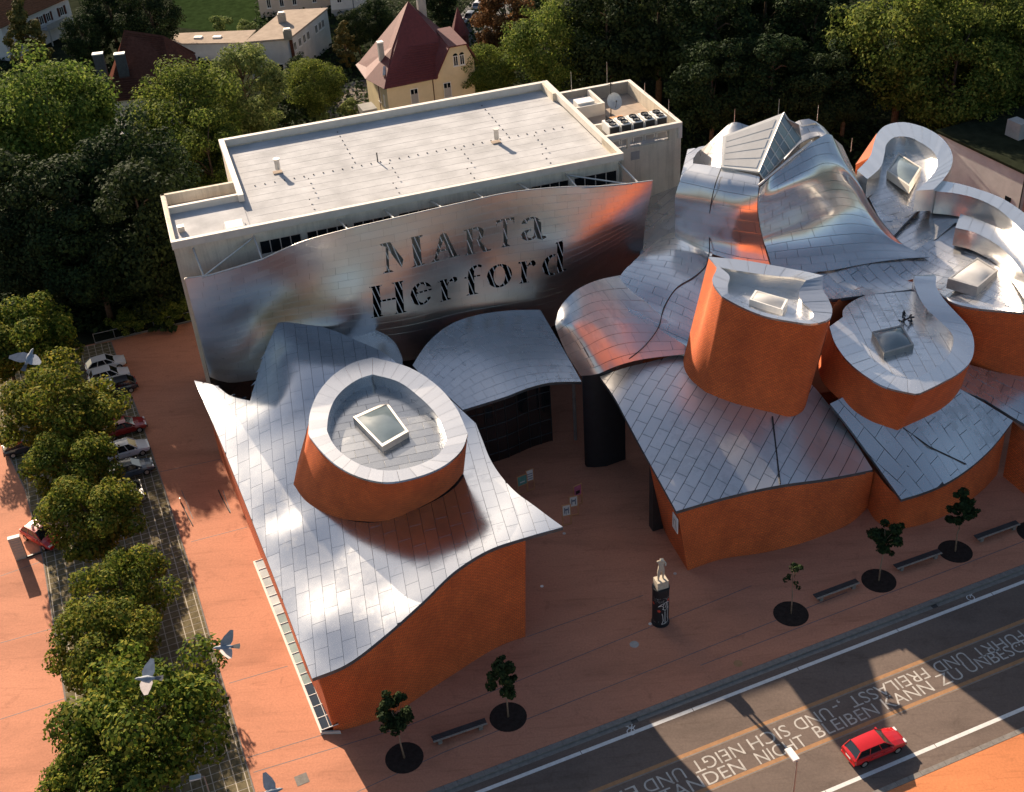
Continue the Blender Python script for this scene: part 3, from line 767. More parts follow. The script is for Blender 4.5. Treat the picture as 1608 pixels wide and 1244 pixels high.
# air conditioners on the annexe
for i in range(5):
    a = 51.6+i*1.5; b0 = 7.7
    ac = thing('air_conditioner', f'white twin-fan air conditioner on the hall annexe, '+('first from the left' if i == 0 else 'rightmost of the row' if i == 4 else ['', 'second', 'third', 'fourth'][i]+' from the left'), 'air conditioner', (0, 0, HLIFT), 'air conditioners in a row on the annexe roof')
    m = MB(); m.box(hf(a, b0, 13.35), (1.16, 2.0, 1.0), AX); m.box(hf(a-.6, b0-1.08, 12.2), (.07, .07, 1.15), AX); m.box(hf(a+.6, b0-1.08, 12.2), (.07, .07, 1.15), AX); m.box(hf(a, b0-1.08, 12.7), (1.1, .06, .07), AX); m.obj('casing', 'white', ac)
    m = MB(); m.box(hf(a, b0-1.17, 13.42), (1.02, .03, .82), AX); m.obj('grille', 'dark_metal', ac)
    for b in (b0-.55, b0+.55):
        m = MB(); c = hf(a, b, 14.35); m.tube([c, c+np.array([0, 0, .14])], .40, 14, False); f = m.obj('fan_ring', 'dark_metal', ac)
        m = MB(); 
        for k in range(4):
            an = k*math.pi/2+.3*i; dx = np.array([math.cos(an), math.sin(an), 0]); dy = np.array([-dx[1], dx[0], 0]); z = np.array([0, 0, .06]); m.add([c+z+dx*.08-dy*.05, c+z+dx*.37-dy*.16, c+z+dx*.37+dy*.16+np.array([0, 0, .05]), c+z+dx*.08+dy*.05], [(0, 1, 2, 3)])
        m.tube([c, c+np.array([0, 0, .12])], .1, 8); m.obj('fan_blade', 'joint', f)
# satellite dish
dish = thing('satellite_dish', 'grey satellite dish on a mast standing on the annexe roof', 'satellite dish', (0, 0, HLIFT))
m = MB(); m.tube([hf(53.9, 13.3, 12.6), hf(53.9, 13.3, 16.6)], .06, 8); m.tube([hf(53.7, 13.3, 16.2), hf(54.2, 13.4, 16.5)], .03, 5); m.tube([hf(53.6, 13.2, 16.5), hf(54.1, 13.2, 16.3)], .03, 5); m.obj('mast', 'dark_metal', dish)
m = MB(); c = hf(54.15, 12.9, 14.6); dn = np.array([.2, -.82, .55]); dn /= np.linalg.norm(dn); ua = np.cross(dn, (0, 0, 1)); ua /= np.linalg.norm(ua); ub = np.cross(ua, dn); P = []
for r in (.02, .35, .6, .8): P.append([c+dn*(r*r*.3)+r*(math.cos(t)*ua+math.sin(t)*ub*1.15) for t in np.linspace(0, 2*math.pi, 21)])
m.grid(P); m.grid([[q-dn*.03 for q in r] for r in P]); m.obj('reflector', 'galv', dish, smooth=True)
m = MB(); m.tube([c-ub*.8, c+dn*.75-ub*.2], .03, 6); m.box(c+dn*.75-ub*.2, (.14, .14, .14)); m.obj('feed_arm', 'dark_metal', dish)
m = MB(); m.box(hf(53.9, 13.3, 12.6), (.9, .9, .35), AX); m.obj('footing', 'kerb', dish)
m = MB(); m.box(hf(54.2, 11.9, 12.6+HLIFT), (1.4, 1.2, .5), AX); m.obj('roof_board', 'orange_wood', label='orange brown board box on the annexe roof in front of the dish', cat='box')
def rod(p, h, par, r=.03): m = MB(); m.tube([p, np.array(p)+np.array([0, 0, h])], [r, r*.5], 6); return m.obj('lightning_rod', 'galv', par)
rod(hf(51.5, 20.4, 13.9), 2.2, hall); rod(hf(56.3, 20.4, 13.9), 2.6, hall); rod(hf(59.3, 15.5, 13.9), 1.2, hall); rod(hf(59.2, 8.2, 13.9), 1.6, hall)

# ---- the steel screen with its cut-out words
screen = thing('steel_screen', 'tall curved steel screen with the words MARTa Herford cut through it', 'screen')
TOPP = [((290, 438), -3.2), ((330, 432), -3.1), ((400, 412), -2.9), ((470, 382), -2.8), ((540, 362), -2.7), ((620, 343), -2.6), ((720, 320), -2.4), ((800, 303), -2.2), ((880, 294.5), -2.6), ((960, 292), -3.4), ((1025, 284), -4.2)]
SR0 = [on_b(*p, b) for p, b in TOPP]
SB = [on_b(u, v, b) for u, v, b in ((330, 592, -3.3), (352, 600, -3.2), (415, 594, -3.2), (478, 584, -3.6), (545, 572, -4.0), (640, 566, -4.1), (735, 548, -3.8), (800, 532, -3.7), (872, 510, -3.9), (945, 456, -4.0), (1008, 403, -3.8))]
mid = [(t+b)/2+np.array([0, 0, 0])+(-AY)*w for t, b, w in zip(SR0, SB, (0, -.4, -1.1, -.2, .8, .4, -.2, .4, .8, .2, -.3))]
q1 = [t*.75+b*.25+(-AY)*w for t, b, w in zip(SR0, SB, (0, -.15, -.4, -.2, .3, .3, .1, .1, .35, .2, -.1))]
scr = Net([SR0, q1, mid, SB])
# glyphs as polygons on a 0..1 em grid (baseline 0, cap height 1), a slab face with thick and thin strokes
def arcp(cx, cy, rx, ry, a0, a1, n=10): return [(cx+rx*math.cos(R(a)), cy+ry*math.sin(R(a))) for a in np.linspace(a0, a1, n)]
def ser(x0, x1, y, h=.07, up=1): return [(x0, y), (x1, y), (x1-.05, y+up*h*.45), ((x0+x1)/2+.09, y+up*h), ((x0+x1)/2-.09, y+up*h), (x0+.05, y+up*h*.45)]
GL = {
 'M': (1.25, [[(.02, 1), (.30, 1), (.62, .34), (.56, .10), (.54, .10), (.20, .84), (.02, .95)], ser(.0, .34, 0), [(.13, .07), (.21, .07), (.23, .80), (.16, .86)], [(.64, .30), (.92, 1), (.86, .84), (.585, .16)][::1], [(.88, 1), (1.2, 1), (1.2, .95), (1.12, .93), (1.12, .07), (.90, .07), (.90, .90)], ser(.80, 1.24, 0)]),
 'A': (.92, [[(.36, .86), (.46, .90), (.55, .86), (.82, .07), (.62, .07), (.44, .66), (.20, .07), (.12, .07)], ser(.0, .32, 0), ser(.52, .94, 0), [(.27, .30), (.60, .30), (.58, .36), (.29, .36)]]),
 'R': (.95, [[(.0, .9), (.5, .9), (.5, .85), (.32, .84), (.32, .07), (.12, .07), (.12, .84), (.0, .86)], ser(.0, .44, 0), arcp(.46, .66, .26, .24, 90, -90)+arcp(.46, .66, .10, .18, -90, 90), [(.44, .42), (.56, .42), (.82, .06), (.95, .05), (.95, 0), (.68, 0)]]),
 'T': (.95, [[(.0, .9), (.92, .9), (.92, .66), (.86, .80), (.56, .85), (.36, .85), (.06, .80), (.0, .66)], [(.36, .85), (.56, .85), (.56, .07), (.36, .07)], ser(.22, .70, 0)]),
 'a': (.74, [arcp(.30, .50, .26, .20, 175, 20, 9)+arcp(.32, .48, .14, .16, 30, 170, 8), [(.40, .62), (.58, .5), (.58, .10), (.70, .07), (.72, .02), (.60, -.03), (.44, .03), (.38, .14), (.38, .56)], arcp(.24, .16, .22, .17, 70, 340, 12)+arcp(.28, .17, .10, .11, 330, 80, 10)]),
 'H': (1.12, [[(.10, .93), (.32, .93), (.32, .07), (.10, .07)], [(.76, .93), (.98, .93), (.98, .07), (.76, .07)], ser(.0, .42, 0), ser(.66, 1.08, 0), ser(.0, .42, 1, up=-1), ser(.66, 1.08, 1, up=-1), [(.32, .47), (.76, .47), (.76, .54), (.32, .54)]]),
 'e': (.72, [arcp(.34, .32, .34, .35, 20, 335, 20)+arcp(.36, .32, .17, .28, 325, 40, 16), [(.16, .34), (.66, .34), (.66, .40), (.17, .40)]]),
 'r': (.66, [[(.0, .65), (.30, .65), (.30, .07), (.10, .07), (.10, .59), (.0, .60)], ser(.0, .42, 0), [(.30, .50), (.40, .60), (.52, .66), (.62, .62), (.64, .52), (.56, .47), (.48, .53), (.38, .52), (.30, .40)]]),
 'f': (.58, [[(.12, .60), (.32, .60), (.32, .07), (.12, .07)], ser(.0, .46, 0), [(.0, .60), (.52, .60), (.52, .66), (.0, .66)], [(.12, .66), (.32, .66), (.34, .88), (.44, .95), (.56, .90), (.60, .98), (.48, 1.03), (.28, 1.0), (.14, .86)]]),
 'o': (.78, [arcp(.37, .32, .37, .35, 90, 270, 14)+arcp(.37, .32, .17, .29, 270, 90, 12), arcp(.37, .32, .37, .35, 88, -88, 14)+arcp(.37, .32, .17, .29, -88, 88, 12)]),
 'd': (.84, [[(.46, 1.0), (.68, 1.02), (.68, .08), (.80, .05), (.80, 0), (.48, 0), (.48, .95), (.42, .95)], arcp(.34, .32, .34, .34, 70, 290, 16)+arcp(.36, .32, .17, .27, 280, 80, 12)]),
}
PXS = {}
def scr_param(u, v):
    """surface parameter of the screen seen at a photo pixel"""
    best = None
    for it in range(1):
        X, Y = np.meshgrid(np.linspace(0, scr.L, 80), np.linspace(0, scr.T, 60)); P = scr(X.ravel(), Y.ravel()); Q = np.array([pix(p) for p in P]); i = np.hypot(Q[:, 0]-u, Q[:, 1]-v).argmin(); x, y = X.ravel()[i], Y.ravel()[i]
    for it in range(12):
        p = pix(scr(x, y)[0]); e = .05; jx = (pix(scr(x+e, y)[0])-p)/e; jy = (pix(scr(x, y+e)[0])-p)/e
        dx = np.linalg.solve(np.array([jx, jy]).T, np.array([u, v])-p); x += np.clip(dx[0], -2, 2); y += np.clip(dx[1], -2, 2)
    return np.array([x, y])
GLY = []
def letter(ch, p, w, h):
    """p: photo pixel of the lower left corner; w, h in metres on the sheet"""
    adv, polys = GL[ch]; o = scr_param(*p)
    for q in polys: GLY.append([(o[0]+x/adv*w, o[1]-y*h) for x, y in q])
for ch, p, p2, h in (('M', (600, 430), (665, 415), 2.5), ('A', (676, 413), (719, 404), 2.5), ('R', (729, 402), (768, 394), 2.45), ('T', (780, 390), (807, 385), 2.55), ('a', (817, 379), (856, 367), 2.7),
                    ('H', (581, 500), (638, 487), 2.85), ('e', (646, 482), (680, 474), 2.9), ('r', (690, 475), (719, 468), 2.9), ('f', (731, 465), (756, 458), 2.5), ('o', (765, 453), (803, 448), 2.9), ('r', (814, 446), (840, 439), 2.9), ('d', (851, 435), (888, 424), 2.75)):
    a, b = scr_param(*p), scr_param(*p2); letter(ch, p, (b[0]-a[0])*1.08, h)
gb = [(min(x for x, y in q), max(x for x, y in q), min(y for x, y in q), max(y for x, y in q)) for q in GLY]
def in_any(x, y, sel): return any(inside(GLY[i], x, y) for i in sel)
def glyph_hole(A, faces):
    x0, y0 = A.min(0); x1, y1 = A.max(0); sel = [i for i, b in enumerate(gb) if b[0] < x1 and b[1] > x0 and b[2] < y1 and b[3] > y0]
    if not sel: return A, faces
    v = []; e = []
    polys = [[tuple(A[k]) for k in f] for f in faces]
    for q in polys+[GLY[i] for i in sel]:
        b = len(v); v += [Vector(p) for p in q]; e += [(b+k, b+(k+1) % len(q)) for k in range(len(q))]
    r = delaunay_2d_cdt(v, e, [], 0, 1e-5); V = np.array([(p.x, p.y) for p in r[0]]); F = []
    for f in r[2]:
        c = V[list(f)].mean(0)
        if any(inside(q, c[0], c[1]) for q in polys) and not in_any(c[0], c[1], sel): F.append(list(f))
    used = sorted({k for f in F for k in f}); mp = {k: i for i, k in enumerate(used)}
    return V[used] if used else V[:0], [[mp[k] for k in f] for f in F]
mb = MB()
for polys in cells(scr, 0, 1.6, 1.2, 0, 1, 1, bond=0):
    A = np.array(polys[0]); A, F = glyph_hole(A, [list(range(len(A)))])
    if len(F): mb.add(scr(A[:, 0], A[:, 1])+normals(scr, A[:, 0], A[:, 1])*.10, [f[::-1] for f in F])
sheet_o = mb.obj('screen_sheet', 'seam', screen)
panels(scr, screen, sheet_o, 0, 2.4, .62, .022, 'steel_screen', nx=2, ny=2, lift=.03, tilt=.0016, flip=True, name='sheet_panel', hole=glyph_hole)
# slanted slats behind the letters
mb = MB()
for (x0, x1, y0, y1) in ((min(b[0] for b in gb[:24]), max(b[1] for b in gb[:24]), min(b[2] for b in gb), max(b[3] for b in gb)),):
    X0, X1, Y0, Y1 = x0-.5, x1+.8, y0-.3, y1+.3
    for k in np.arange(X0-3, X1+3, .46):
        run = []
        for s in np.linspace(0, 1, 170):
            x, y = k+s*2.6, Y0+(Y1-Y0)*s
            if 0 < x < scr.L and in_any(x, y, [i for i, b in enumerate(gb) if b[0] < x < b[1] and b[2] < y < b[3]]): run.append((x, y)); continue
            if len(run) > 1: A = np.array(run)[[0, -1]]; P = scr(A[:, 0], A[:, 1]); mb.tube(list(P+normals(scr, A[:, 0], A[:, 1])*.05), .05, 4)
            run = []
mb.obj('letter_slat', 'white', screen, kind='stuff')
# edge bar and braces to the hall
m = MB(); m.tube(list(curve(SR0, 6)+np.array([0, 0, .03])), .06, 6); m.tube([SR0[0], SB[0]], .05, 6); m.obj('edge_bar', 'galv', screen)
def brace(p, q, r=.10): m = MB(); m.tube([p, q], r, 6); m.obj('brace', 'galv', screen)
def top_at(a):
    C = curve(SR0, 12); A = (C-HO)@AX; i = np.abs(A-a).argmin(); return C[i]+np.array([0, 0, -.12])
for a in (1.9, 8.2, 17.2, 22.3, 27.4, 32.4, 37.4, 43.0, 49.4): brace(hf(a, 0, 13.0+HLIFT), top_at(a*HS+.3))
brace(top_at(1.9), hf(8.2, 0, 12.9+HLIFT), .08); brace(top_at(1.9), top_at(7.3)+np.array([0, 0, .12]), .08); brace(hf(43.0, 0, 12.9+HLIFT), top_at(42.6), .08); brace(top_at(37.9), top_at(42.6)+np.array([0, 0, .12]), .08)
# ================================================================== SCULPTED WINGS
def dirphi(p, q, z):
    d = at(*q, z)-at(*p, z); return math.atan2(d[1], d[0])
def flat(p, z): return np.array([p[0], p[1], z])

def drum_tower(th, outer, inner, bottom, z_top, z_bot, z_deck, corners=(), ring=None, piece=1.2, n=6, phi=0, deck=True, deckmat='steel', panel=(1.6, .9), ztops=None, lining_to=None, top_closed=True):
    """leaning brick tower: brick wall, steel coping in pieces, inner lining, panelled deck; lists are photo pixels around the tower"""
    k = len(outer); zt = ztops or [z_top]*k
    O = curve([at(*p, z) for p, z in zip(outer, zt)], n, True, list(corners)); I = curve([at(*p, z) for p, z in zip(inner, zt)], n, True, list(corners))
    zb = z_bot if hasattr(z_bot, '__len__') else [z_bot]*k
    Bm = curve([at(*p, z) for p, z in zip(bottom, zb)], n, True, list(corners))
    if corners:
        s = corners[0]*n; O, I, Bm = (np.roll(a, s, 0) for a in (O, I, Bm))
    lo = loft(O-np.array([0, 0, .12]), Bm); lo.obj('brick_wall', 'brick', th, smooth=True)
    idx = list(range(len(O)+1)) if ring is None else list(range(ring[0]*n, ring[1]*n+1)); K = len(O)
    # coping pieces
    L = [0]
    for a, b in zip(idx, idx[1:]): L.append(L[-1]+np.linalg.norm(((O[b % K]+I[b % K])-(O[a % K]+I[a % K]))/2))
    npz = max(3, round(L[-1]/piece)); Oi = np.array([O[i % K] for i in idx]); Ii = np.array([I[i % K] for i in idx]); L = np.array(L)
    def smp(A, l): return np.array([np.interp(l, L, A[:, c]) for c in range(3)])
    for j in range(npz):
        l0, l1 = L[-1]*j/npz+.012, L[-1]*(j+1)/npz-.012; m = MB(); ls = np.linspace(l0, l1, 4); t = random.gauss(0, .012)
        up = np.array([0, 0, 1.]); rows = []
        for x in ls:
            o, i = smp(Oi, x), smp(Ii, x); d = (o-i); w = np.linalg.norm(d); d = d/max(w, 1e-6); dz = up*(t*(x-(l0+l1)/2))
            rows.append([o+d*.05-up*.16, o+d*.05+up*.02+dz, i+up*.0+dz, i-d*.02-up*.16])
        m.grid([list(c) for c in zip(*rows)]); e0, e1 = rows[0], rows[-1]; m.add(e0, [(0, 1, 2, 3)]); m.add(e1, [(3, 2, 1, 0)])
        m.obj('coping_piece', 'coping', th)
    li = loft(Ii-np.array([0, 0, .1]), np.array([flat(p, lining_to if lining_to is not None else z_deck-.1) for p in Ii]), ring is None, rows=2); li.f = [f[::-1] for f in li.f]; li.obj('lining', 'steel_smooth', th, smooth=True)
    if deck:
        D = Plane([flat(p, z_deck) for p in I]); fl = MB(); fan(fl, [flat(p, z_deck) for p in I]); d = fl.obj('deck', 'seam', th)
        panels(D, th, d, phi, panel[0], panel[1], .04, deckmat, nx=1, ny=1, lift=.03, tilt=.003, name='deck_panel')
    return O, I, Bm

def skylight(th, quad, z0, h, mat='sky_glass', frame='galv', dome=.28, par=None):
    """box kerb with a shallow pillow pane; quad = four photo pixels of its top edge"""
    T = [at(*p, z0+h) for p in quad]; c = np.mean(T, 0); s = MB()
    if parea([(p[0], p[1]) for p in T]) < 0: T = T[::-1]
    ins = [c+(p-c)*.91 for p in T]; out = [c+(p-c)*1.04 for p in T]; bot = [flat(p, z0-.25) for p in out]
    for i in range(4):
        j = (i+1) % 4; s.add([bot[i], bot[j], out[j], out[i]], [(0, 1, 2, 3)]); s.add([out[i], out[j], ins[j], ins[i]], [(0, 1, 2, 3)])
    k = s.obj('skylight', frame, th); g = MB(); P = []
    for a in np.linspace(0, 1, 7):
        row = []
        for b in np.linspace(0, 1, 7):
            q = (ins[0]*(1-a)+ins[1]*a)*(1-b)+(ins[3]*(1-a)+ins[2]*a)*b; row.append(q+np.array([0, 0, -.03+dome*(4*a*(1-a))*(4*b*(1-b))**.7]))
        P.append(row)
    g.grid(P); g.f = [f[::-1] for f in g.f] if np.cross(P[1][0]-P[0][0], P[0][1]-P[0][0])[2] < 0 else g.f; g.obj('pane', mat, k, smooth=True); return k

# ---------------------------------------------------------------- forum wing on the left
forum = thing('forum_wing', 'brick wing with a pale billowing steel roof on the left, carrying the round tower', 'building')
zE = [(490, 1066, 6.0), (540, 1046, 6.35), (600, 1002, 7.2), (660, 949, 8.2), (720, 893, 9.0), (770, 863, 9.5), (820, 846, 9.8), (884, 828, 9.9)]
FE = ats(*zE)
right_edge = [(862, 812, 9.8), (838, 794, 9.6), (812, 775, 9.3), (790, 752, 9.0), (770, 722, 8.7), (757, 690, 8.6), (747, 665, 8.6)]
back_edge = [(690, 615, 9.2), (640, 585, 10.0), (605, 556, 10.7), (560, 535, 11.1), (520, 518, 11.5), (480, 508, 12.0), (452, 506, 12.3), (436, 508, 12.3)]
notch = [(426, 530, 11.6), (412, 565, 10.5), (402, 598, 9.6), (393, 630, 9.0)]
left_edge = [(362, 622, 8.55), (338, 606, 8.4), (305, 598, 8.3), (345, 690, 7.65), (385, 790, 7.1), (420, 880, 6.6), (455, 972, 6.2)]
pts = zE+right_edge+back_edge+notch+left_edge
cs = [0, 7, 14, 22, 26, 29]
FR = Field(pts, [(440, 560, 11.2), (470, 600, 10.6), (430, 640, 9.7), (400, 700, 8.3), (430, 760, 8.0), (460, 700, 9.0), (500, 640, 9.8), (560, 600, 10.3), (460, 830, 7.6), (520, 900, 7.2), (560, 820, 8.0), (640, 840, 8.5), (700, 800, 8.8), (780, 800, 9.2), (600, 930, 7.6), (500, 980, 6.7), (430, 820, 7.2), (590, 690, 9.0)], n=8, corners=cs, lam=.4)
o = sheet(FR, 1.0, -.07, .30).obj('roof', 'seam', forum)
panels(FR, forum, o, dirphi((620, 880), (607, 800), 8), 2.3, 1.02, .03, 'steel_matt', nx=2, ny=2, lift=.03, tilt=.0012)
# eave walls
base = ats((525, 1150), (570, 1138), (625, 1116), (680, 1080), (720, 1054), (762, 1027), (796, 1010), (825, 1000))
topw = ats((501, 1063, 5.95), (540, 1046, 6.3), (600, 1002, 7.15), (660, 949, 8.15), (720, 893, 8.95), (770, 863, 9.45), (800, 852, 9.65), (825, 845, 9.75))
w = loft(curve(topw, 8)-np.array([0, 0, .1]), curve(base, 8), False); w.f = [f[::-1] for f in w.f]
w.obj('front_wall', 'brick', forum, smooth=True)
# right return wall and left wall under the roof
rt = ats((825, 845, 9.75), (800, 790, 9.2), (770, 735, 8.7), (745, 690, 8.5), (700, 640, 8.5)); rb = [flat(p, 0) for p in rt]; rb[0] = base[-1]
w = loft(np.array(rt)-np.array([0, 0, .2]), np.array(rb), False); w.f = [f[::-1] for f in w.f]; w.obj('side_wall', 'brick', forum)
lt = ats((501, 1063, 5.95), (462, 972, 6.1), (428, 880, 6.5), (392, 790, 7.0), (352, 690, 7.5), (318, 606, 8.2)); lb = [flat(p, 0) for p in lt]; lb[0] = base[0]
loft(np.array(lt)-np.array([0, 0, .1]), np.array(lb), False).obj('side_wall', 'brick', forum)
bt = ats((318, 606, 8.1), (400, 628, 8.8), (440, 515, 12.0), (520, 525, 11.2), (605, 565, 10.4), (690, 625, 8.9), (700, 640, 8.6)); bb = [flat(p, 0) for p in bt]
loft(np.array(bt)-np.array([0, 0, .2]), np.array(bb), False).obj('rear_wall', 'steel', forum)
# round steel hood behind the fin
hood = [(528, 523), (545, 517), (570, 517), (595, 523), (615, 535), (627, 552), (630, 575), (600, 590), (560, 560)]
m = MB(); H = curve([at(*p, 10.2) for p in hood], 6, True); fan(m, list(H)); m.obj('hood_roof', 'steel', forum); hh = loft(H+np.array([0, 0, .18]), np.array([flat(p, 0) for p in H])); hh.obj('hood_wall', 'steel_smooth', forum, smooth=True)
# round tower
tower = thing('round_tower', 'low round brick tower with a broad steel rim and square skylight on the left wing', 'tower')
t_out = [(585, 562), (640, 577), (682, 603), (716, 642), (734, 682), (724, 707), (692, 734), (650, 750), (608, 757), (568, 750), (530, 731), (504, 707), (485, 683), (488, 648), (502, 615), (530, 585), (558, 569)]
t_in = [(585, 588), (622, 598), (658, 623), (688, 655), (702, 690), (690, 712), (665, 727), (640, 735), (608, 739), (575, 733), (545, 718), (524, 698), (513, 676), (517, 648), (528, 624), (546, 606), (566, 594)]
t_bot = [(575, 625), (630, 640), (670, 665), (705, 700), (728, 742), (712, 762), (690, 780), (650, 801), (605, 818), (560, 818), (512, 809), (481, 791), (460, 763), (470, 720), (490, 685), (520, 655), (548, 635)]
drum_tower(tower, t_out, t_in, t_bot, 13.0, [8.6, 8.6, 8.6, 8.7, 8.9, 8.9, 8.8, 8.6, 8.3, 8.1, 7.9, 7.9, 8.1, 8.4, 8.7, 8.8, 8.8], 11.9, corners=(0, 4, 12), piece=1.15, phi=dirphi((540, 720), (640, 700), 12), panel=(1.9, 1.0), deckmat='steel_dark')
skylight(tower, [(556, 655), (600, 700), (640, 677), (607, 632)], 12.0, .5, 'sky_glass', 'galv')

# glass porch along the left foot of the wing
porch = thing('glass_strip', 'long low strip of glazed roof lights along the sunlit left foot of the brick wing', 'roof light strip')
pa, pb = at(400, 882, .30), at(505, 1147, .30); pc, pd = at(430, 872, .95), at(531, 1137, .95)
n = 17
sideA = [pa+(pb-pa)*k/n for k in range(n+1)]; sideB = [pc+(pd-pc)*k/n for k in range(n+1)]
fr = MB()
for k in range(n+1): fr.tube([sideA[k], sideB[k]], .04, 5)
fr.obj('glazing_bar', 'white', porch, kind='stuff')
m = MB(); m.tube([pa, pb], .05, 5); m.obj('edge_rail', 'white', porch); m = MB(); m.tube([(sideA[0]+sideB[0])/2, (sideA[-1]+sideB[-1])/2], .022, 5); m.obj('middle_rail', 'white', porch)
for k in range(n):
    m = MB(); z = np.array([0, 0, -.02]); m.add([sideA[k]+z, sideA[k+1]+z, sideB[k+1]+z, sideB[k]+z], [(0, 1, 2, 3)]); m.obj('pane', 'milk_glass' if k < 6 else 'green_glass' if k < 13 else 'dark_glass', porch)  # end panes given a dark colour for the missing sky reflection
d = pb-pa; d = d/np.linalg.norm(d); m = MB(); m.box(flat((pa+pb)/2, 0)-np.array([-d[1], d[0], 0])*.0, (np.linalg.norm(pb-pa)+.3, .26, .26), d); m.obj('plinth', 'coping_stone', porch)
m = MB(); d = pd-pb; d = d/np.linalg.norm(d); m.prism([(p[0], p[1]) for p in (pb, pd, pd+np.array([.1, -.12, 0]), pb+np.array([.1, -.12, 0]))][::-1], 0, [.9, .26, .26, .9][::-1] if False else .26); m.obj('end_plinth', 'coping_stone', porch)

# ---------------------------------------------------------------- entrance canopy
can = thing('entrance_canopy', 'curved steel entrance canopy of overlapping shingles below the word Herford', 'canopy')
CN = Net([[(648, 574, 8.90), (668, 543, 9.50), (700, 514, 9.80), (745, 496, 9.70), (800, 488, 9.40), (848, 487, 9.00)],
          [(668, 596, 8.50), (694, 566, 9.00), (730, 540, 9.30), (778, 525, 9.10), (826, 520, 8.70), (870, 524, 8.40)],
          [(698, 618, 8.00), (728, 594, 8.40), (766, 574, 8.60), (812, 562, 8.40), (852, 560, 8.10), (892, 562, 7.90)],
          [(727, 644, 7.50), (760, 634, 7.70), (795, 623, 7.90), (832, 609, 7.80), (868, 601, 7.60), (913, 600, 7.40)]])
co = sheet(CN, .9, -.07, .25, flip=True).obj('canopy_sheet', 'seam', can)
panels(CN, can, co, 0, 1.25, .98, .034, 'steel', nx=1, ny=1, lift=.05, tilt=.0015, flip=True, name='shingle', jitter=.25)
m = MB(); e = curve([at(*p) for p in ((740, 652, 7.1), (768, 643, 7.3), (800, 632, 7.4), (836, 618, 7.3), (872, 610, 7.1))], 4)-0.9*RD*0+AY*1.6
for p in e[::2]: m.tube([flat(p, 0), flat(p, p[2]-.1)], .05, 5)
for h in (1.0, 2.6, 4.2, 5.8): m.tube([flat(p, h) for p in e], .045, 5)
f = m.obj('glass_front', 'dark_metal', can)
for a, b in zip(e[::2][:-1], e[2::2]): m = MB(); z = AY*.03; m.add([flat(a, 0)+z, flat(b, 0)+z, b+z-np.array([0, 0, .12]), a+z-np.array([0, 0, .12])], [(0, 1, 2, 3)]); m.obj('pane', 'dark_glass', f)
m = MB(); p = at(842, 487, 0)-AY*1.0
for q in (at(905, 598, 7.3)+AY*.8,): m.tube([flat(q, 0), flat(q, q[2])], .16, 8)
m.obj('column', 'grey_metal', can)

# ---------------------------------------------------------------- rolling roofs between the hall and the brick towers
wave = thing('rolling_roof_hall', 'gallery block under rolling silver steel waves to the right of the lettered screen', 'building')
WC = Field([(1004, 405, 12.2), (1022, 300, 13.8), (1066, 290, 14.3), (1080, 235, 14.8), (1130, 225, 15.0), (1160, 300, 15.0), (1110, 420, 13.5), (1040, 420, 12.6)], [], n=3, lam=.2)
o = sheet(WC, 1.2, -.07, .3).obj('link_roof', 'seam', wave); panels(WC, wave, o, dirphi((1025, 350), (1068, 325), 7), 2.2, 1.1, .05, 'steel', nx=1, lift=.03)
WA = Net([[(872, 506, 16.6), (878, 486, 17.3), (893, 466, 17.6), (918, 448, 17.0), (945, 438, 15.6), (975, 432, 14.2)],
          [(875, 520, 16.0), (888, 510, 16.8), (912, 498, 16.5), (944, 486, 15.1), (985, 486, 13.6), (1030, 490, 13.0)],
          [(890, 555, 13.8), (912, 545, 14.6), (940, 530, 14.2), (975, 520, 13.0), (1020, 520, 12.3), (1070, 522, 12.0)],
          [(912, 590, 11.4), (935, 588, 12.0), (960, 578, 11.8), (1000, 566, 11.2), (1040, 560, 10.9), (1080, 556, 10.8)]])
o = sheet(WA, .8, -.07, 0, flip=True).obj('roof', 'seam', wave); panels(WA, wave, o, .0, 2.6, .95, .042, 'steel_sheen', nx=3, ny=2, lift=.03, tilt=.0015, flip=True)
WBn = Net([[(1012, 396, 14.4), (1040, 372, 14.2), (1062, 366, 14.4), (1095, 388, 14.4), (1130, 412, 14.0)],
           [(998, 408, 14.7), (1030, 410, 14.6), (1062, 415, 14.5), (1095, 428, 14.4), (1125, 445, 14.0)],
           [(978, 428, 14.5), (1012, 438, 14.2), (1045, 448, 14.0), (1080, 462, 13.8), (1115, 480, 13.5)],
           [(962, 454, 14.3), (998, 468, 13.6), (1032, 482, 13.0), (1068, 498, 12.7), (1105, 515, 12.4)],
           [(945, 480, 14.6), (985, 498, 13.2), (1020, 512, 12.5), (1058, 528, 11.9), (1095, 545, 11.3)],
           [(945, 500, 12.8), (980, 520, 11.8), (1012, 536, 11.3), (1045, 552, 10.6), (1085, 566, 10.0)]])
o = sheet(WBn, .8, -.07, 0, flip=True).obj('roof', 'seam', wave); panels(WBn, wave, o, 0, 2.4, .9, .042, 'steel_smooth', nx=3, ny=2, lift=.03, tilt=.0015, flip=True)
# hull walls below the wave, coloured black to carry the deep shade there
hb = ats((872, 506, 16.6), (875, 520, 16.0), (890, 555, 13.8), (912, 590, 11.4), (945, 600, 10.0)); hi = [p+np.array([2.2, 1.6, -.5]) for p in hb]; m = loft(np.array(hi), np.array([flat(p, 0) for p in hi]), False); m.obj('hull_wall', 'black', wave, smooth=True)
# black cable lying over the waves
cab = [(1114, 398, 14.6), (1108, 420, 14.35), (1090, 437, 14.25), (1062, 455, 13.85), (1045, 480, 13.05), (1032, 520, 12.35), (1010, 548, 11.75), (985, 568, 11.35), (966, 582, 11.3)]
m = MB(); m.tube(list(curve([at(*p) for p in cab], 8)+np.array([0, 0, .14])), .05, 6); m.obj('lightning_cable', 'black', wave)
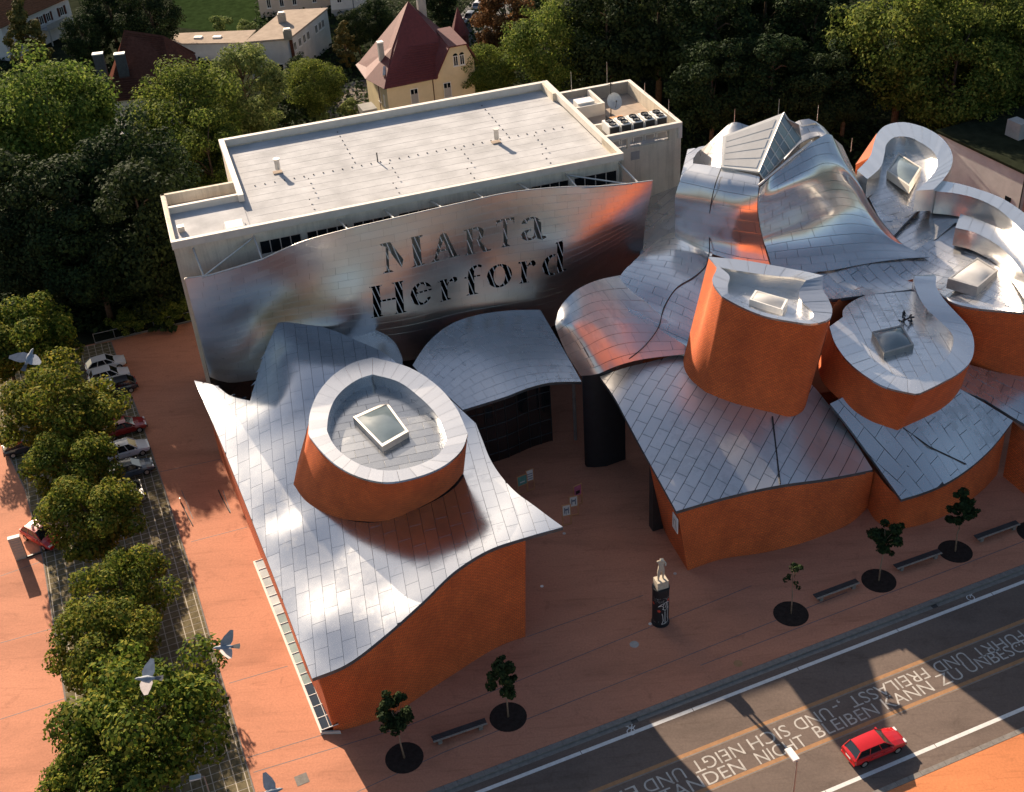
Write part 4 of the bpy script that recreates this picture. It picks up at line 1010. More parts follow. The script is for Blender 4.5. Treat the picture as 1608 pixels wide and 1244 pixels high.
# ---------------------------------------------------------------- dome
dome = thing('dome', 'tallest silver dome of swooping steel with a glazed prism on top', 'building')
D1 = Net([[(1089, 257, 21.90), (1112, 260, 22.00), (1140, 265, 22.10), (1168, 271, 22.20), (1193, 278, 22.20)],
          [(1073, 274, 21.40), (1100, 280, 21.50), (1132, 287, 21.60), (1164, 293, 21.60), (1191, 298, 21.60)],
          [(1062, 302, 19.90), (1092, 308, 20.00), (1126, 316, 20.10), (1160, 322, 20.10), (1189, 326, 20.00)],
          [(1060, 335, 17.70), (1092, 343, 17.70), (1128, 352, 17.70), (1163, 358, 17.60), (1194, 362, 17.40)],
          [(1060, 356, 16.20), (1094, 368, 16.00), (1130, 378, 15.80), (1167, 386, 15.60), (1201, 390, 15.40)],
          [(1060, 372, 15.20), (1092, 388, 14.80), (1128, 402, 14.50), (1168, 412, 14.20), (1209, 417, 13.90)]])
o = sheet(D1, .8, -.07, 0, flip=True).obj('front_sheet', 'seam', dome); panels(D1, dome, o, 0, 2.6, 1.25, .034, 'steel_smooth', nx=3, ny=3, lift=.03, tilt=.004, flip=True)
D2 = Net([[(1193, 295, 21.60), (1213, 276, 22.00), (1235, 257, 22.60), (1257, 238, 23.20), (1278, 222, 23.60), (1305, 212, 23.40), (1322, 250, 21.20)],
          [(1190, 318, 20.00), (1218, 300, 20.80), (1246, 282, 21.60), (1272, 266, 22.00), (1296, 252, 22.00), (1322, 256, 21.40), (1346, 284, 19.60)],
          [(1193, 350, 17.40), (1226, 332, 18.40), (1258, 316, 19.20), (1288, 304, 19.50), (1316, 295, 19.20), (1344, 300, 18.40), (1368, 324, 17.20)],
          [(1199, 378, 15.30), (1236, 364, 15.90), (1272, 352, 16.40), (1306, 342, 16.60), (1338, 336, 16.40), (1368, 342, 15.80), (1390, 356, 15.20)],
          [(1208, 405, 13.90), (1250, 398, 14.00), (1292, 390, 14.20), (1330, 382, 14.30), (1364, 376, 14.20), (1394, 376, 14.00), (1418, 384, 13.80)],
          [(1214, 432, 12.90), (1262, 430, 12.90), (1308, 424, 13.00), (1350, 416, 13.00), (1388, 410, 13.10), (1424, 406, 13.20), (1458, 404, 13.30)]])
o = sheet(D2, .8, -.07, 0, flip=True).obj('swoop_sheet', 'seam', dome); panels(D2, dome, o, .12, 1.9, .92, .04, 'steel_smooth', nx=3, ny=3, lift=.03, tilt=.0015, flip=True)
# humps behind the prism
HB = Net([[(1232, 232, 21.60), (1262, 196, 23.40), (1284, 190, 23.80), (1305, 200, 23.20), (1326, 226, 21.20), (1346, 262, 18.60), (1360, 300, 15.50)],
          [(1232, 250, 20.20), (1262, 222, 21.20), (1285, 214, 21.60), (1304, 222, 21.60), (1324, 248, 20.60), (1346, 284, 18.20), (1364, 322, 15.60)]])
HB.G[0] += np.array([0, 3.5, -1.2]); HB = Net([[g for g in r] for r in HB.G])
o = sheet(HB, .8, -.07, 0, flip=True).obj('rear_hump', 'seam', dome); panels(HB, dome, o, 0, 1.8, 1.0, .04, 'steel_sheen', nx=2, lift=.03, flip=True)
HL = Field([(1088, 259, 17.4), (1091, 246, 18.1), (1112, 226, 19.7), (1132, 207, 21.2), (1152, 192, 22.2), (1172, 197, 22.0), (1192, 204, 21.7), (1204, 225, 21.0), (1204, 264, 19.7), (1160, 268, 19.5), (1130, 265, 19.2), (1108, 261, 18.2)], [], n=4, corners=[0, 7, 8], lam=.3)
o = sheet(HL, .8, -.07, .3).obj('rear_hump', 'seam', dome); panels(HL, dome, o, dirphi((1095, 245), (1140, 240), 19), 1.8, 1.0, .04, 'steel_sheen', nx=2, ny=2, lift=.03)
# hidden rear skin so the dome is closed from behind
bk = [(1091, 246, 17.7), (1112, 226, 19.2), (1132, 207, 20.7), (1152, 192, 21.7), (1192, 204, 21.2), (1262, 196, 22.4), (1284, 190, 22.8), (1326, 226, 20.3), (1360, 300, 15.0)]
bt = np.array([at(*p) for p in bk])+AY*.35; loft(bt-np.array([0, 0, .3]), np.array([flat(p, 0) for p in bt]), False).obj('rear_wall', 'steel', dome)
# glazed prism: white sandwich lid and a ladder of glass on its flank
zl = [(1131, 262, 22.3), (1135, 214, 24.0), (1231, 177, 26.6), (1192, 270, 22.6)]
L4 = ats(*zl); m = MB(); nn = np.cross(L4[1]-L4[0], L4[3]-L4[0]); nn = nn/np.linalg.norm(nn); nn = nn if nn[2] > 0 else -nn
C_ = np.array([0, 0, CAM_H]); dq = L4[2]-C_; L4[2] = C_+dq*(((L4[0]-C_)@nn)/(dq@nn))
m.add(L4, [(0, 1, 2, 3)]); m.add([p-nn*.25 for p in L4], [(3, 2, 1, 0)])
for i in range(4): j = (i+1) % 4; m.add([L4[i], L4[j], L4[j]-nn*.25, L4[i]-nn*.25], [(3, 2, 1, 0)])
lid = m.obj('prism_lid', 'white', dome); c4 = np.mean(L4, 0)
for k in range(5):
    a0, a1 = .06+k*.178, .06+(k+1)*.178-.018; e = lambda s, a: (L4[0]*(1-a)+L4[1]*a)*(1-s)+(L4[3]*(1-a)+L4[2]*a)*s
    m = MB(); m.add([e(.06, a0)+nn*.03, e(.90, a0)+nn*.03, e(.90, a1)+nn*.03, e(.06, a1)+nn*.03], [(3, 2, 1, 0)]); m.obj('lid_panel', 'white_wall', lid)
G4 = [L4[3], L4[2], at(1258, 218, 23.60), at(1199, 281, 22.00)]
fm = MB(); gl = lambda s, a: (G4[0]*(1-a)+G4[1]*a)*(1-s)+(G4[3]*(1-a)+G4[2]*a)*s
for a in np.linspace(0, 1, 8): fm.tube([gl(0, a), gl(1, a)], .07, 5)
for s in (0, .5, 1): fm.tube([gl(s, 0), gl(s, 1)], .07, 5)
fm.tube([L4[2], at(1236, 187, 25.60), at(1254, 196, 25.00), G4[2]], .05, 5)
fo = fm.obj('glazing_frame', 'galv', dome)
for k in range(7):
    m = MB(); a0, a1 = k/7, (k+1)/7; m.add([gl(0, a0), gl(1, a0), gl(1, a1), gl(0, a1)], [(0, 1, 2, 3)]); m.obj('pane', 'green_glass' if k % 2 else 'sky_glass', fo)
m = MB(); m.add([L4[2], G4[2], at(1254, 196, 25.00), at(1236, 187, 25.60)], [(0, 1, 2, 3)]); m.obj('pane', 'sky_glass', fo)
m = MB(); m.tube([at(1191, 291, 21.90), at(1235, 254, 22.90), at(1275, 222, 23.90)], .10, 6); m.obj('ridge_cap', 'white', dome)
m = MB(); m.tube(list(curve([at(*p) for p in ((1131, 265, 22.30), (1122, 290, 21.45), (1114, 330, 18.90), (1113, 360, 16.40), (1113, 395, 14.90))], 8)+np.array([0, -.34, .16])), .05, 6); m.obj('lightning_cable', 'black', dome)
for (u, v, z, h) in ((1153, 194, 18.9, 1.6), (1222, 182, 23.0, 1.7), (1283, 190, 19.7, 1.7), (1336, 238, 16.6, 1.5)): rod(at(u, v, z), h, dome)

# ---------------------------------------------------------------- plateau with the right-hand towers
gal = thing('gallery_block', 'stepped gallery block with a tiled steel plateau linking the three right-hand towers', 'building')
PL = Field([(1206, 425, 12.95), (1260, 426, 12.9), (1310, 420, 12.95), (1390, 406, 13.1), (1430, 398, 13.3), (1470, 372, 13.8), (1502, 352, 14.2), (1640, 410, 14.2), (1640, 492, 13.7), (1570, 487, 13.6), (1530, 483, 13.5), (1496, 476, 13.3), (1470, 462, 12.7), (1452, 452, 12.2), (1430, 455, 11.9), (1340, 466, 11.8), (1310, 470, 11.9), (1260, 468, 12.3), (1215, 455, 12.6)], [(1535, 430, 13.8), (1350, 440, 12.0), (1420, 428, 12.2)], n=4, lam=.6)
o = sheet(PL, 1.0, -.07, .3).obj('plateau_roof', 'seam', gal); panels(PL, gal, o, dirphi((1290, 420), (1350, 452), 10), 2.4, .95, .05, 'steel', nx=2, lift=.03, tilt=.003)
UP = Field([(1346, 268, 15.50), (1390, 214, 16.10), (1440, 210, 16.30), (1476, 240, 16.20), (1470, 290, 15.70), (1446, 312, 15.20), (1442, 330, 14.90), (1420, 352, 14.10), (1400, 374, 13.50), (1384, 350, 14.50), (1362, 306, 15.20)], [(1420, 268, 15.90)], n=4, lam=.4)
o = sheet(UP, 1.0, -.07, .3).obj('upper_roof', 'seam', gal); panels(UP, gal, o, dirphi((1370, 310), (1420, 300), 12.5), 2.0, .8, .045, 'steel', nx=1, lift=.03, tilt=.003)
SH = Field([(1400, 376, 13.20), (1424, 352, 13.80), (1448, 330, 14.50), (1480, 318, 14.70), (1530, 312, 14.90), (1575, 330, 15.10), (1640, 380, 15.30), (1640, 408, 15.10), (1560, 380, 14.90), (1500, 350, 14.40), (1470, 376, 13.80), (1432, 396, 13.10)], [], n=4, lam=.4)
SH2 = SH; o = sheet(SH, 1.0, -.07, .3).obj('side_roof', 'seam', gal); panels(SH, gal, o, dirphi((1450, 350), (1520, 330), 12), 2.0, .8, .045, 'steel', nx=1, lift=.045, tilt=.003)
skylight(gal, [(1490, 437), (1535, 405), (1566, 424), (1535, 450)], 13.75, .75, 'white_glass', 'galv')
# dark planted trough behind the skylight
for (a, b) in (((1518, 381), (1527, 385)), ((1541, 387), (1574, 399))):
    m = MB(); p, q = at(*a, 14.15), at(*b, 14.2); m.box((p+q)/2, (np.linalg.norm(q-p), .45, .12), q-p); m.obj('drain_trough', 'dark_metal', gal)

def ribbon(th, outer, inner, zt, down_in, down_out, piece=1.3, n=6, wallmat='steel_smooth'):
    """free-standing curved parapet: coping pieces, inner face and outer face"""
    O = curve([at(*p, z) for p, z in zip(outer, zt)], n); I = curve([at(*p, z) for p, z in zip(inner, zt)], n); L = np.concatenate([[0], np.cumsum(np.linalg.norm(np.diff((O+I)/2, axis=0), axis=1))])
    smp = lambda A, l: np.array([np.interp(l, L, A[:, c]) for c in range(3)]); k = max(3, round(L[-1]/piece)); up = np.array([0, 0, 1.])
    for j in range(k):
        l0, l1 = L[-1]*j/k+.012, L[-1]*(j+1)/k-.012; rows = []; t = random.gauss(0, .012)
        for x in np.linspace(l0, l1, 3): o, i = smp(O, x), smp(I, x); dz = up*t*(x-(l0+l1)/2); rows.append([o-up*.15, o+dz+up*.02, i+dz+up*.02, i-up*.15])
        m = MB(); m.grid([list(c) for c in zip(*rows)]); m.add(rows[0], [(0, 1, 2, 3)]); m.add(rows[-1], [(3, 2, 1, 0)]); m.obj('coping_piece', 'coping', th)
    for A, dn in ((I, down_in), (O, down_out)):
        w = loft(A-up*.1, A-up*dn*1.0, False, rows=2); w.obj('parapet_face', wallmat, th, smooth=True)
    for e in (0, -1): m = MB(); m.add([O[e]-up*.1, I[e]-up*.1, I[e]-up*down_in, O[e]-up*down_in], [(0, 1, 2, 3)]); m.obj('end_face', wallmat, th)
# curved parapets on the right
rib = thing('curved_parapet', 'long curved steel parapet sweeping to the right edge in front of the white building', 'parapet')
ribbon(rib, [(1478, 284), (1502, 288), (1535, 297), (1570, 310), (1602, 330), (1640, 362)], [(1470, 301), (1500, 304), (1530, 311), (1560, 324), (1588, 346), (1622, 382)], [17.0]*6, 2.3, 6)
rib2 = thing('curved_parapet', 'bright curved steel parapet behind the white skylight at the right edge', 'parapet')
ribbon(rib2, [(1508, 336), (1535, 345), (1560, 355), (1585, 368), (1608, 385), (1640, 415)], [(1500, 358), (1526, 364), (1552, 376), (1574, 391), (1592, 410), (1614, 440)], [15.9]*6, 1.8, 1.8)

# back tower with a horseshoe rim
bt_ = thing('horseshoe_tower', 'rear brick tower with a horseshoe-shaped steel rim around a blue-grey skylight', 'tower')
o5 = [(1346, 268), (1366, 246), (1372, 226), (1379, 208), (1394, 196), (1414, 192), (1442, 197), (1470, 210), (1487, 226), (1496, 246), (1494, 262), (1484, 279), (1466, 298)]
i5 = [(1362, 282), (1382, 264), (1389, 242), (1394, 224), (1408, 215), (1424, 215), (1445, 224), (1464, 237), (1472, 252), (1471, 264), (1460, 280), (1440, 300), (1437, 304)]
i5[-2:] = [(1451, 289), (1438, 300)]
ribbon(bt_, o5, i5, [17.5]*13, 2.2, 9)
o5b = curve([at(*p, 17.35) for p in [(1344, 259)]+o5[1:]], 6); w = loft(o5b+0*AY, np.array([flat(p, 4) for p in o5b])+AX*.0, False); w.f = [f[::-1] for f in w.f]
m = MB(); b0, b1, b2 = at(1343, 259, 15.1), at(1377, 209, 17.4), at(1371, 236, 17.3); m.add([b0, at(1368, 246, 16.3), b2, b1], [(0, 1, 2, 3)]); m.obj('brick_wall', 'brick', bt_)
w.obj('brick_wall', 'brick', bt_)
skylight(bt_, [(1394, 268), (1428, 292), (1446, 263), (1411, 241)], 16.0, .55, 'sky_glass', 'coping_stone')

# centre tower T2
t2 = thing('spiked_tower', 'tall brick tower in the middle with a spiked steel rim and a bright sunlit deck', 'tower')
o2 = [(1113, 404), (1126, 421), (1119, 440), (1135, 466), (1165, 482), (1200, 496), (1240, 504), (1280, 508), (1301, 501), (1306, 487), (1300, 470), (1291, 454), (1292, 433), (1258, 426), (1222, 419), (1165, 409)]
i2 = [(1130, 420), (1146, 434), (1143, 447), (1143, 460), (1167, 478), (1201, 491), (1241, 499), (1270, 503), (1278, 496), (1272, 486), (1258, 472), (1255, 457), (1266, 440), (1245, 436), (1214, 433), (1170, 427)]
b2 = [(1069, 580), (1072, 592), (1085, 604), (1108, 617), (1145, 634), (1175, 644), (1208, 651), (1240, 655), (1258, 648), (1267, 631), (1265, 610), (1258, 590), (1250, 565), (1220, 555), (1180, 550), (1110, 560)]
drum_tower(t2, o2, i2, b2, 18, [9.6, 9.6, 9.6, 9.5, 8.9, 8.5, 8.2, 7.9, 7.7, 7.6]+[7.6]*6, 17.35, corners=(0, 3, 12), piece=1.5, phi=dirphi((1180, 450), (1250, 480), 15), panel=(2.0, 1.2), deckmat='steel', ztops=[18.7, 18.7, 18.6, 18.5, 18.1, 17.8, 17.7, 17.7, 17.8, 17.9, 18.1, 18.3, 18.7, 18.5, 18.5, 18.6])
skylight(t2, [(1178, 470), (1228, 486), (1236, 470), (1187, 456)], 17.45, .5, 'white_glass', 'white')
# tower T3
t3 = thing('teardrop_tower', 'brick tower with a teardrop steel rim open to the plateau and a dark square skylight', 'tower')
o3 = [(1303, 513), (1313, 541), (1335, 570), (1361, 591), (1392, 608), (1441, 619), (1476, 602), (1507, 584), (1523, 568), (1529, 545), (1520, 513), (1500, 491), (1482, 471), (1469, 450), (1467, 431), (1420, 440), (1345, 452), (1306, 482)]
i3 = [(1325, 497), (1345, 530), (1365, 560), (1386, 578), (1406, 590), (1433, 597), (1465, 580), (1489, 560), (1496, 544), (1496, 527), (1479, 507), (1456, 486), (1442, 464), (1436, 447), (1435, 432), (1420, 452), (1350, 465), (1324, 485)]
b3 = [(1284, 575), (1292, 600), (1312, 622), (1340, 645), (1372, 664), (1408, 678), (1446, 664), (1480, 645), (1503, 620), (1513, 598), (1510, 575), (1495, 555), (1480, 540), (1470, 530), (1465, 520), (1420, 520), (1340, 530), (1300, 550)]
drum_tower(t3, o3, i3, b3, 12.6, [8.4]*3+[8.0, 7.5, 7.0, 7.0, 7.2, 7.6]+[8.0]*9, 11.8, corners=(0, 5), ring=(0, 14), piece=1.3, phi=dirphi((1350, 500), (1400, 600), 10), panel=(1.8, .95), ztops=[12.2]*3+[12.3, 12.4, 12.5, 12.5, 12.5, 12.6, 12.7, 12.9, 13.2, 13.4, 13.5, 13.5, 12.0, 12.0, 12.0])
skylight(t3, [(1371, 521), (1389, 554), (1434, 541), (1416, 511)], 11.9, .45, 'sky_glass', 'grey_metal')
m = MB()
for k in range(14): p = at(1424+random.uniform(-9, 9), 500+random.uniform(-9, 7), 12.0); m.tube([p, p+np.array([random.uniform(-.4, .4), random.uniform(-.4, .4), random.uniform(.1, .5)])], .08, 5)
m.obj('roof_drain', 'dark_metal', t3, kind='stuff')
# right tower T4 front wall
t4 = thing('right_tower', 'broad brick tower wall at the right edge below the white skylight', 'tower')
tp = curve([at(*p) for p in ((1462, 452, 12.75), (1480, 466, 13.25), (1500, 477, 13.55), (1530, 484, 13.65), (1570, 488, 13.65), (1650, 494, 13.65))], 6); bt = curve([at(*p) for p in ((1480, 560, 7.3), (1500, 570, 7.1), (1520, 577, 6.9), (1545, 583, 6.8), (1575, 590, 6.7), (1650, 604, 6.5))], 6)
w = loft(tp-np.array([0, 0, .12]), bt, False); w.f = [f[::-1] for f in w.f]; w.obj('brick_wall', 'brick', t4, smooth=True)
for j in range(10):
    a, b = j*3, j*3+3; m = MB(); seg = tp[a:b+1]; 
    if len(seg) < 2: continue
    back = np.array([0, .45, 0]); up = np.array([0, 0, .05]); m.grid([[p+np.array([0, -.06, -.16]) for p in seg], [p+np.array([0, -.06, .05]) for p in seg], [p+back+up for p in seg]]); m.obj('coping_piece', 'coping', t4)

# ---------------------------------------------------------------- street-side galleries
g1 = thing('corner_gallery', 'street gallery with a sunlit diagonal-seamed steel roof and rust brick front', 'building')
e3 = [(1062, 803, 6.6), (1120, 786, 6.5), (1180, 771, 6.3), (1225, 762, 6.2), (1290, 753, 5.6), (1370, 738, 4.7)]
R3 = Field(e3+[(1340, 690, 6.0), (1303, 638, 7.2), (1270, 600, 8.2), (1200, 560, 9.4), (1130, 530, 10.3), (1078, 552, 10.4), (1030, 566, 10.4), (975, 580, 10.3), (942, 592, 10.2), (962, 620, 9.7), (985, 662, 8.9), (1008, 705, 8.1), (1034, 752, 7.3)], [(1100, 650, 9.0), (1180, 690, 7.9), (1240, 700, 7.0), (1060, 640, 9.4), (1300, 700, 6.0), (1120, 730, 7.5), (1075, 590, 10.1), (1150, 640, 8.9), (1230, 655, 8.1)], n=5, corners=[0, 5, 7, 14], lam=.3)
o = sheet(R3, 1.0, -.07, .3).obj('roof', 'seam', g1); panels(R3, g1, o, dirphi((1045, 775), (1140, 645), 8), 1.9, 1.02, .055, 'steel_sheen', nx=1, lift=.03, tilt=.0015)
m = MB(); m.tube(list(curve([at(*p) for p in ((1213, 655, 8.35), (1218, 700, 7.3), (1225, 761, 6.25))], 8)+np.array([0, 0, .06])), .07, 5); m.obj('roof_seam', 'black', g1)
bs3 = ats((1080, 896), (1130, 879), (1200, 868), (1250, 856), (1290, 842), (1335, 822), (1362, 798)); ts3 = ats((1064, 802, 6.5), (1120, 787, 6.4), (1180, 772, 6.2), (1225, 763, 6.1), (1290, 754, 5.5), (1340, 744, 5.0), (1372, 739, 4.6))
w = loft(curve(ts3, 6)-np.array([0, 0, .12]), curve(bs3, 6), False); w.f = [f[::-1] for f in w.f]; w.obj('front_wall', 'brick', g1, smooth=True)
lt3 = ats((1064, 802, 6.5), (1034, 752, 7.2), (1020, 728, 7.7)); lb3 = [bs3[0], at(1052, 850), at(1040, 826)]
loft(np.array(lt3)-np.array([0, 0, .1]), np.array(lb3), False).obj('side_wall', 'brick', g1)
m = MB()
for (u, v, h) in ((1018, 724, 7.8),): p = at(u, v, h)+np.array([.8, .6, 0]); m.box(flat(p, 0), (1.0, .8, h-.2), AX)
m.obj('column', 'dark_metal', g1)
lt3 = ats((1020, 728, 7.7), (985, 662, 8.8), (942, 592, 10.0)); q3 = [flat(p+np.array([4.0, 1.5, 0]), p[2]) for p in lt3]; loft(np.array(q3)-np.array([0, 0, .1]), np.array([flat(p, 0) for p in q3]), False).obj('recess_wall', 'dark_glass', g1)
# framed notice on the corner wall
nb = thing('notice_board', 'small white framed notice on the brick corner of the street gallery', 'notice')
c0, c1 = at(1052, 814, 4.6), at(1061, 826, 4.6); c0 = lb3[0]*0+ (lt3[0]*0); 
w0, w1 = at(1064, 802, 6.5), bs3[0]; dn = (at(1052, 850)-bs3[0]); dn /= np.linalg.norm(dn); nrm = np.array([dn[1], -dn[0], 0]); nrm = nrm if nrm[1] < 0 or nrm[0] < 0 else -nrm
pc_ = bs3[0]*.4+w0*.6+dn*.55; pc_ = flat(pc_, 4.1)+nrm*.35
m = MB(); m.box(pc_, (1.05, .06, 1.5), dn); m.obj('frame', 'white', nb); m = MB(); m.box(pc_+nrm*.045+np.array([0, 0, .12]), (.85, .02, 1.25), dn); f = m.obj('sheet', 'white_wall', nb)
m = MB()
for (x, z, ww, h) in ((-.22, .35, .12, .7), (.2, .35, .12, .7), (0, .95, .5, .12)): m.box(pc_+nrm*.06+dn*x+np.array([0, 0, z+.1]), (ww, .012, h), dn)
m.obj('print', 'grey_wall', nb)

g2 = thing('middle_gallery', 'low street gallery with a pointed grey steel roof right of the sunlit one', 'building')
R4 = Field([(1415, 786, 3.6), (1445, 777, 3.6), (1480, 763, 3.7), (1520, 738, 3.9), (1556, 706, 4.4), (1590, 663, 5.2), (1550, 638, 6.5), (1505, 612, 8.0), (1440, 600, 9.2), (1360, 610, 9.2), (1303, 636, 8.2), (1335, 676, 6.8), (1376, 732, 4.9)], [(1440, 690, 6.6), (1500, 680, 6.2), (1380, 660, 7.7)], n=5, corners=[0, 5, 7, 10], lam=.3)
R4.a = R4.a+np.array([.12, 0, 0]); o = sheet(R4, 1.0, -.07, .28).obj('roof', 'seam', g2); panels(R4, g2, o, dirphi((1420, 680), (1500, 720), 5), 2.2, 1.0, .04, 'steel', nx=1, lift=.03, tilt=.0015)
bs4 = ats((1362, 798), (1378, 820), (1405, 832), (1440, 826), (1480, 812), (1520, 788), (1545, 768), (1566, 745)); ts4 = ats((1372, 736, 4.4), (1392, 762, 3.9), (1416, 785, 3.6), (1445, 777, 3.55), (1482, 762, 3.65), (1520, 738, 3.85), (1548, 713, 4.0), (1580, 674, 4.3))
w = loft(curve(ts4, 6, corners=[2])-np.array([0, 0, .06]), curve(bs4, 6, corners=[2]), False); w.f = [f[::-1] for f in w.f]; w.obj('front_wall', 'brick', g2, smooth=True)
m = MB(); m.tube([at(1418, 672, 7.35), at(1460, 702, 6.15), at(1517, 729, 4.4)], .06, 5); m.obj('roof_seam', 'black', g2)
g3 = thing('far_gallery', 'grey steel roof over a brick recess at the right edge of the street front', 'building')
R5 = Field([(1496, 612, 7.8), (1512, 575, 7.6), (1560, 588, 6.7), (1660, 606, 6.5), (1660, 705, 4.3), (1610, 672, 4.8), (1590, 660, 5.3), (1545, 632, 6.4)], [], n=4, lam=.3)
R5.a = R5.a+np.array([.3, 0, 0]); o = sheet(R5, 1.0, -.07, .3).obj('roof', 'seam', g3); panels(R5, g3, o, dirphi((1520, 610), (1600, 630), 5.5), 2.3, 1.1, .04, 'steel', nx=1, lift=.03, tilt=.0015)
w = loft(ats((1590, 662, 4.5), (1612, 680, 4.3), (1665, 712, 4.0)), ats((1575, 748), (1625, 790), (1690, 835)), False); w.f = [f[::-1] for f in w.f]; w.obj('front_wall', 'brick', g3)

# added unseen core under all the right-hand roofs, so no daylight leaks below them
core = [hf(a/HS, b/HS) for a, b in ((46, -1), (52, 3), (76, 2), (86, -12), (86, -22), (62, -26), (50, -24), (44, -18), (42, -8))]
core = core[::-1]; m = MB(); m.prism([(p[0], p[1]) for p in core], 0, 6.0); m.obj('core_light_block', 'brick', gal)
# ================================================================== TREES
def crown_mesh(name, seed, rx, rz, nclump, nleaf, leaf, mat, shape='round', fill=.55):
    """crown of leaf faces gathered in clumps through an uneven volume centred on the origin"""
    r = np.random.default_rng(seed); C = []
    while len(C) < nclump:
        d = r.normal(size=3); d /= np.linalg.norm(d); rad = (fill+(1-fill)*r.random()**.6)
        z = d[2]*rad
        if shape == 'cone': k = 1-.75*(z+1)/2; p = np.array([d[0]*rad*k*1.25, d[1]*rad*k*1.25, z])
        elif shape == 'column': p = np.array([d[0]*rad*.9, d[1]*rad*.9, z])
        else: p = d*rad*(1.0 if z > -.3 else .85)
        C.append(p*np.array([rx, rx, rz])*r.uniform(.82, 1.08))
    C = np.array(C); size = r.uniform(.15, .32, nclump)*rx*(1.0 if shape != 'cone' else .75); lob = r.uniform(.7, 1.25, nclump)
    ci = r.choice(nclump, nleaf, p=size**2/np.sum(size**2)); d = r.normal(size=(nleaf, 3)); d /= np.linalg.norm(d, axis=1)[:, None]
    rad = (.55+.5*r.random(nleaf)**.7)[:, None]
    P = C[ci]+d*rad*size[ci][:, None]*np.array([1, 1, .75])
    nrm = d*.95+r.normal(size=(nleaf, 3))*.42+np.array([0, 0, .35]); nrm /= np.linalg.norm(nrm, axis=1)[:, None]
    t = np.cross(nrm, r.normal(size=(nleaf, 3))); t /= np.linalg.norm(t, axis=1)[:, None]; b = np.cross(nrm, t)
    s = (leaf*r.uniform(.6, 1.3, nleaf))[:, None]
    V = np.stack([P-t*s*.5, P-b*s*.36+t*s*.05, P+t*s*.55-nrm*s*.12, P+b*s*.36+t*s*.05], 1).reshape(-1, 3)
    me = bpy.data.meshes.new(name); me.vertices.add(len(V)); me.vertices.foreach_set('co', V.ravel()); me.loops.add(len(V)); me.loops.foreach_set('vertex_index', np.arange(len(V)))
    me.polygons.add(nleaf); me.polygons.foreach_set('loop_start', np.arange(0, len(V), 4)); me.polygons.foreach_set('loop_total', np.full(nleaf, 4)); me.materials.append(M[mat]); me.update(calc_edges=True); me.validate()
    return me, C
def trunk_mesh(name, C, h, rx, rz, r0, mat, seed, limbs=9):
    """tapered trunk with limbs reaching to the clumps; crown centre at height h"""
    r = random.Random(seed); m = MB(); top = h+rz*.45
    pts = [np.array([0, 0, 0]), np.array([r.uniform(-.1, .1), r.uniform(-.1, .1), h*.4]), np.array([r.uniform(-.25, .25), r.uniform(-.25, .25), h*.8]), np.array([r.uniform(-.4, .4), r.uniform(-.4, .4), top])]
    m.tube(pts, [r0*1.25, r0, r0*.75, r0*.2], 8)
    ks = r.sample(range(len(C)), min(limbs, len(C)))
    for k in ks:
        e = C[k]*.85+np.array([0, 0, h]); z0 = max(h*.45, min(top*.85, e[2]-abs(r.gauss(1.0, .5))*rz*.4)); s = np.array([0, 0, z0]); md = (s+e)/2+np.array([0, 0, rz*.08]); m.tube([s, md, e], [r0*.45, r0*.28, r0*.08], 5)
    return m.mesh(name, mat, True)
KINDS = {}
def kind(key, seed, rx, rz, nclump, nleaf, leaf, mat, shape='round', h=None, r0=.2, bark='bark', fill=.55):
    me, C = crown_mesh('crown', seed, rx, rz, nclump, nleaf, leaf, mat, shape, fill); h = h or rz+2
    KINDS[key] = (me, trunk_mesh('trunk', C, h, rx, rz, r0, bark, seed), h, rx, rz)
def tree(key, pos, s, rz, label, cat='tree', group=None, name='broadleaf_tree', sz=None):
    me, tr, h, rx, rr = KINDS[key]; t = thing(name, label, cat, pos, group, rz); t.scale = (s, s, sz or s)
    link('trunk', tr, t); c = link('crown', me, t); c.location = (0, 0, h); return t
kind('row0', 11, 4.2, 3.4, 64, 15000, .27, 'leaf_row', h=5.4, r0=.16, fill=.4)
kind('row1', 12, 4.4, 3.2, 60, 15000, .27, 'leaf_row', h=5.2, r0=.16, fill=.4)
kind('row2', 13, 3.9, 3.6, 66, 15000, .27, 'leaf_row', h=5.6, r0=.16, fill=.4)
kind('big0', 21, 8.0, 8.2, 130, 26000, .42, 'leaf_green', h=11.5, r0=.4)
kind('big1', 22, 8.2, 7.6, 120, 26000, .42, 'leaf_green', h=11.0, r0=.4)
kind('pale0', 23, 6.0, 8.5, 110, 22000, .38, 'leaf_pale', 'column', h=11.0, r0=.35)
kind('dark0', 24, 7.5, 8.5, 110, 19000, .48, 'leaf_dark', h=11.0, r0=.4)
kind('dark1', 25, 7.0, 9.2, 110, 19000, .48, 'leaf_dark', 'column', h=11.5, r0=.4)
kind('brown0', 26, 5.0, 6.0, 60, 9000, .45, 'leaf_brown', h=8.0, r0=.3)
kind('fir0', 27, 4.0, 7.0, 90, 9000, .42, 'leaf_conifer', 'cone', h=7.6, r0=.25, fill=.3)
kind('shrub0', 28, 2.6, 1.8, 24, 3000, .30, 'leaf_green', h=1.9, r0=.08, fill=.3)
kind('shrub1', 29, 2.6, 1.8, 24, 3000, .30, 'leaf_pale', h=1.9, r0=.08, fill=.3)
kind('shrubd', 30, 2.6, 1.8, 24, 3000, .32, 'leaf_dark', h=1.9, r0=.08, fill=.3)
kind('young0', 31, 1.45, 1.75, 30, 3400, .24, 'leaf_dark', h=4.5, r0=.06, bark='pale_bark', fill=.25)
kind('young1', 32, 1.40, 1.8, 30, 3200, .24, 'leaf_dark', 'column', h=4.5, r0=.06, bark='pale_bark', fill=.25)
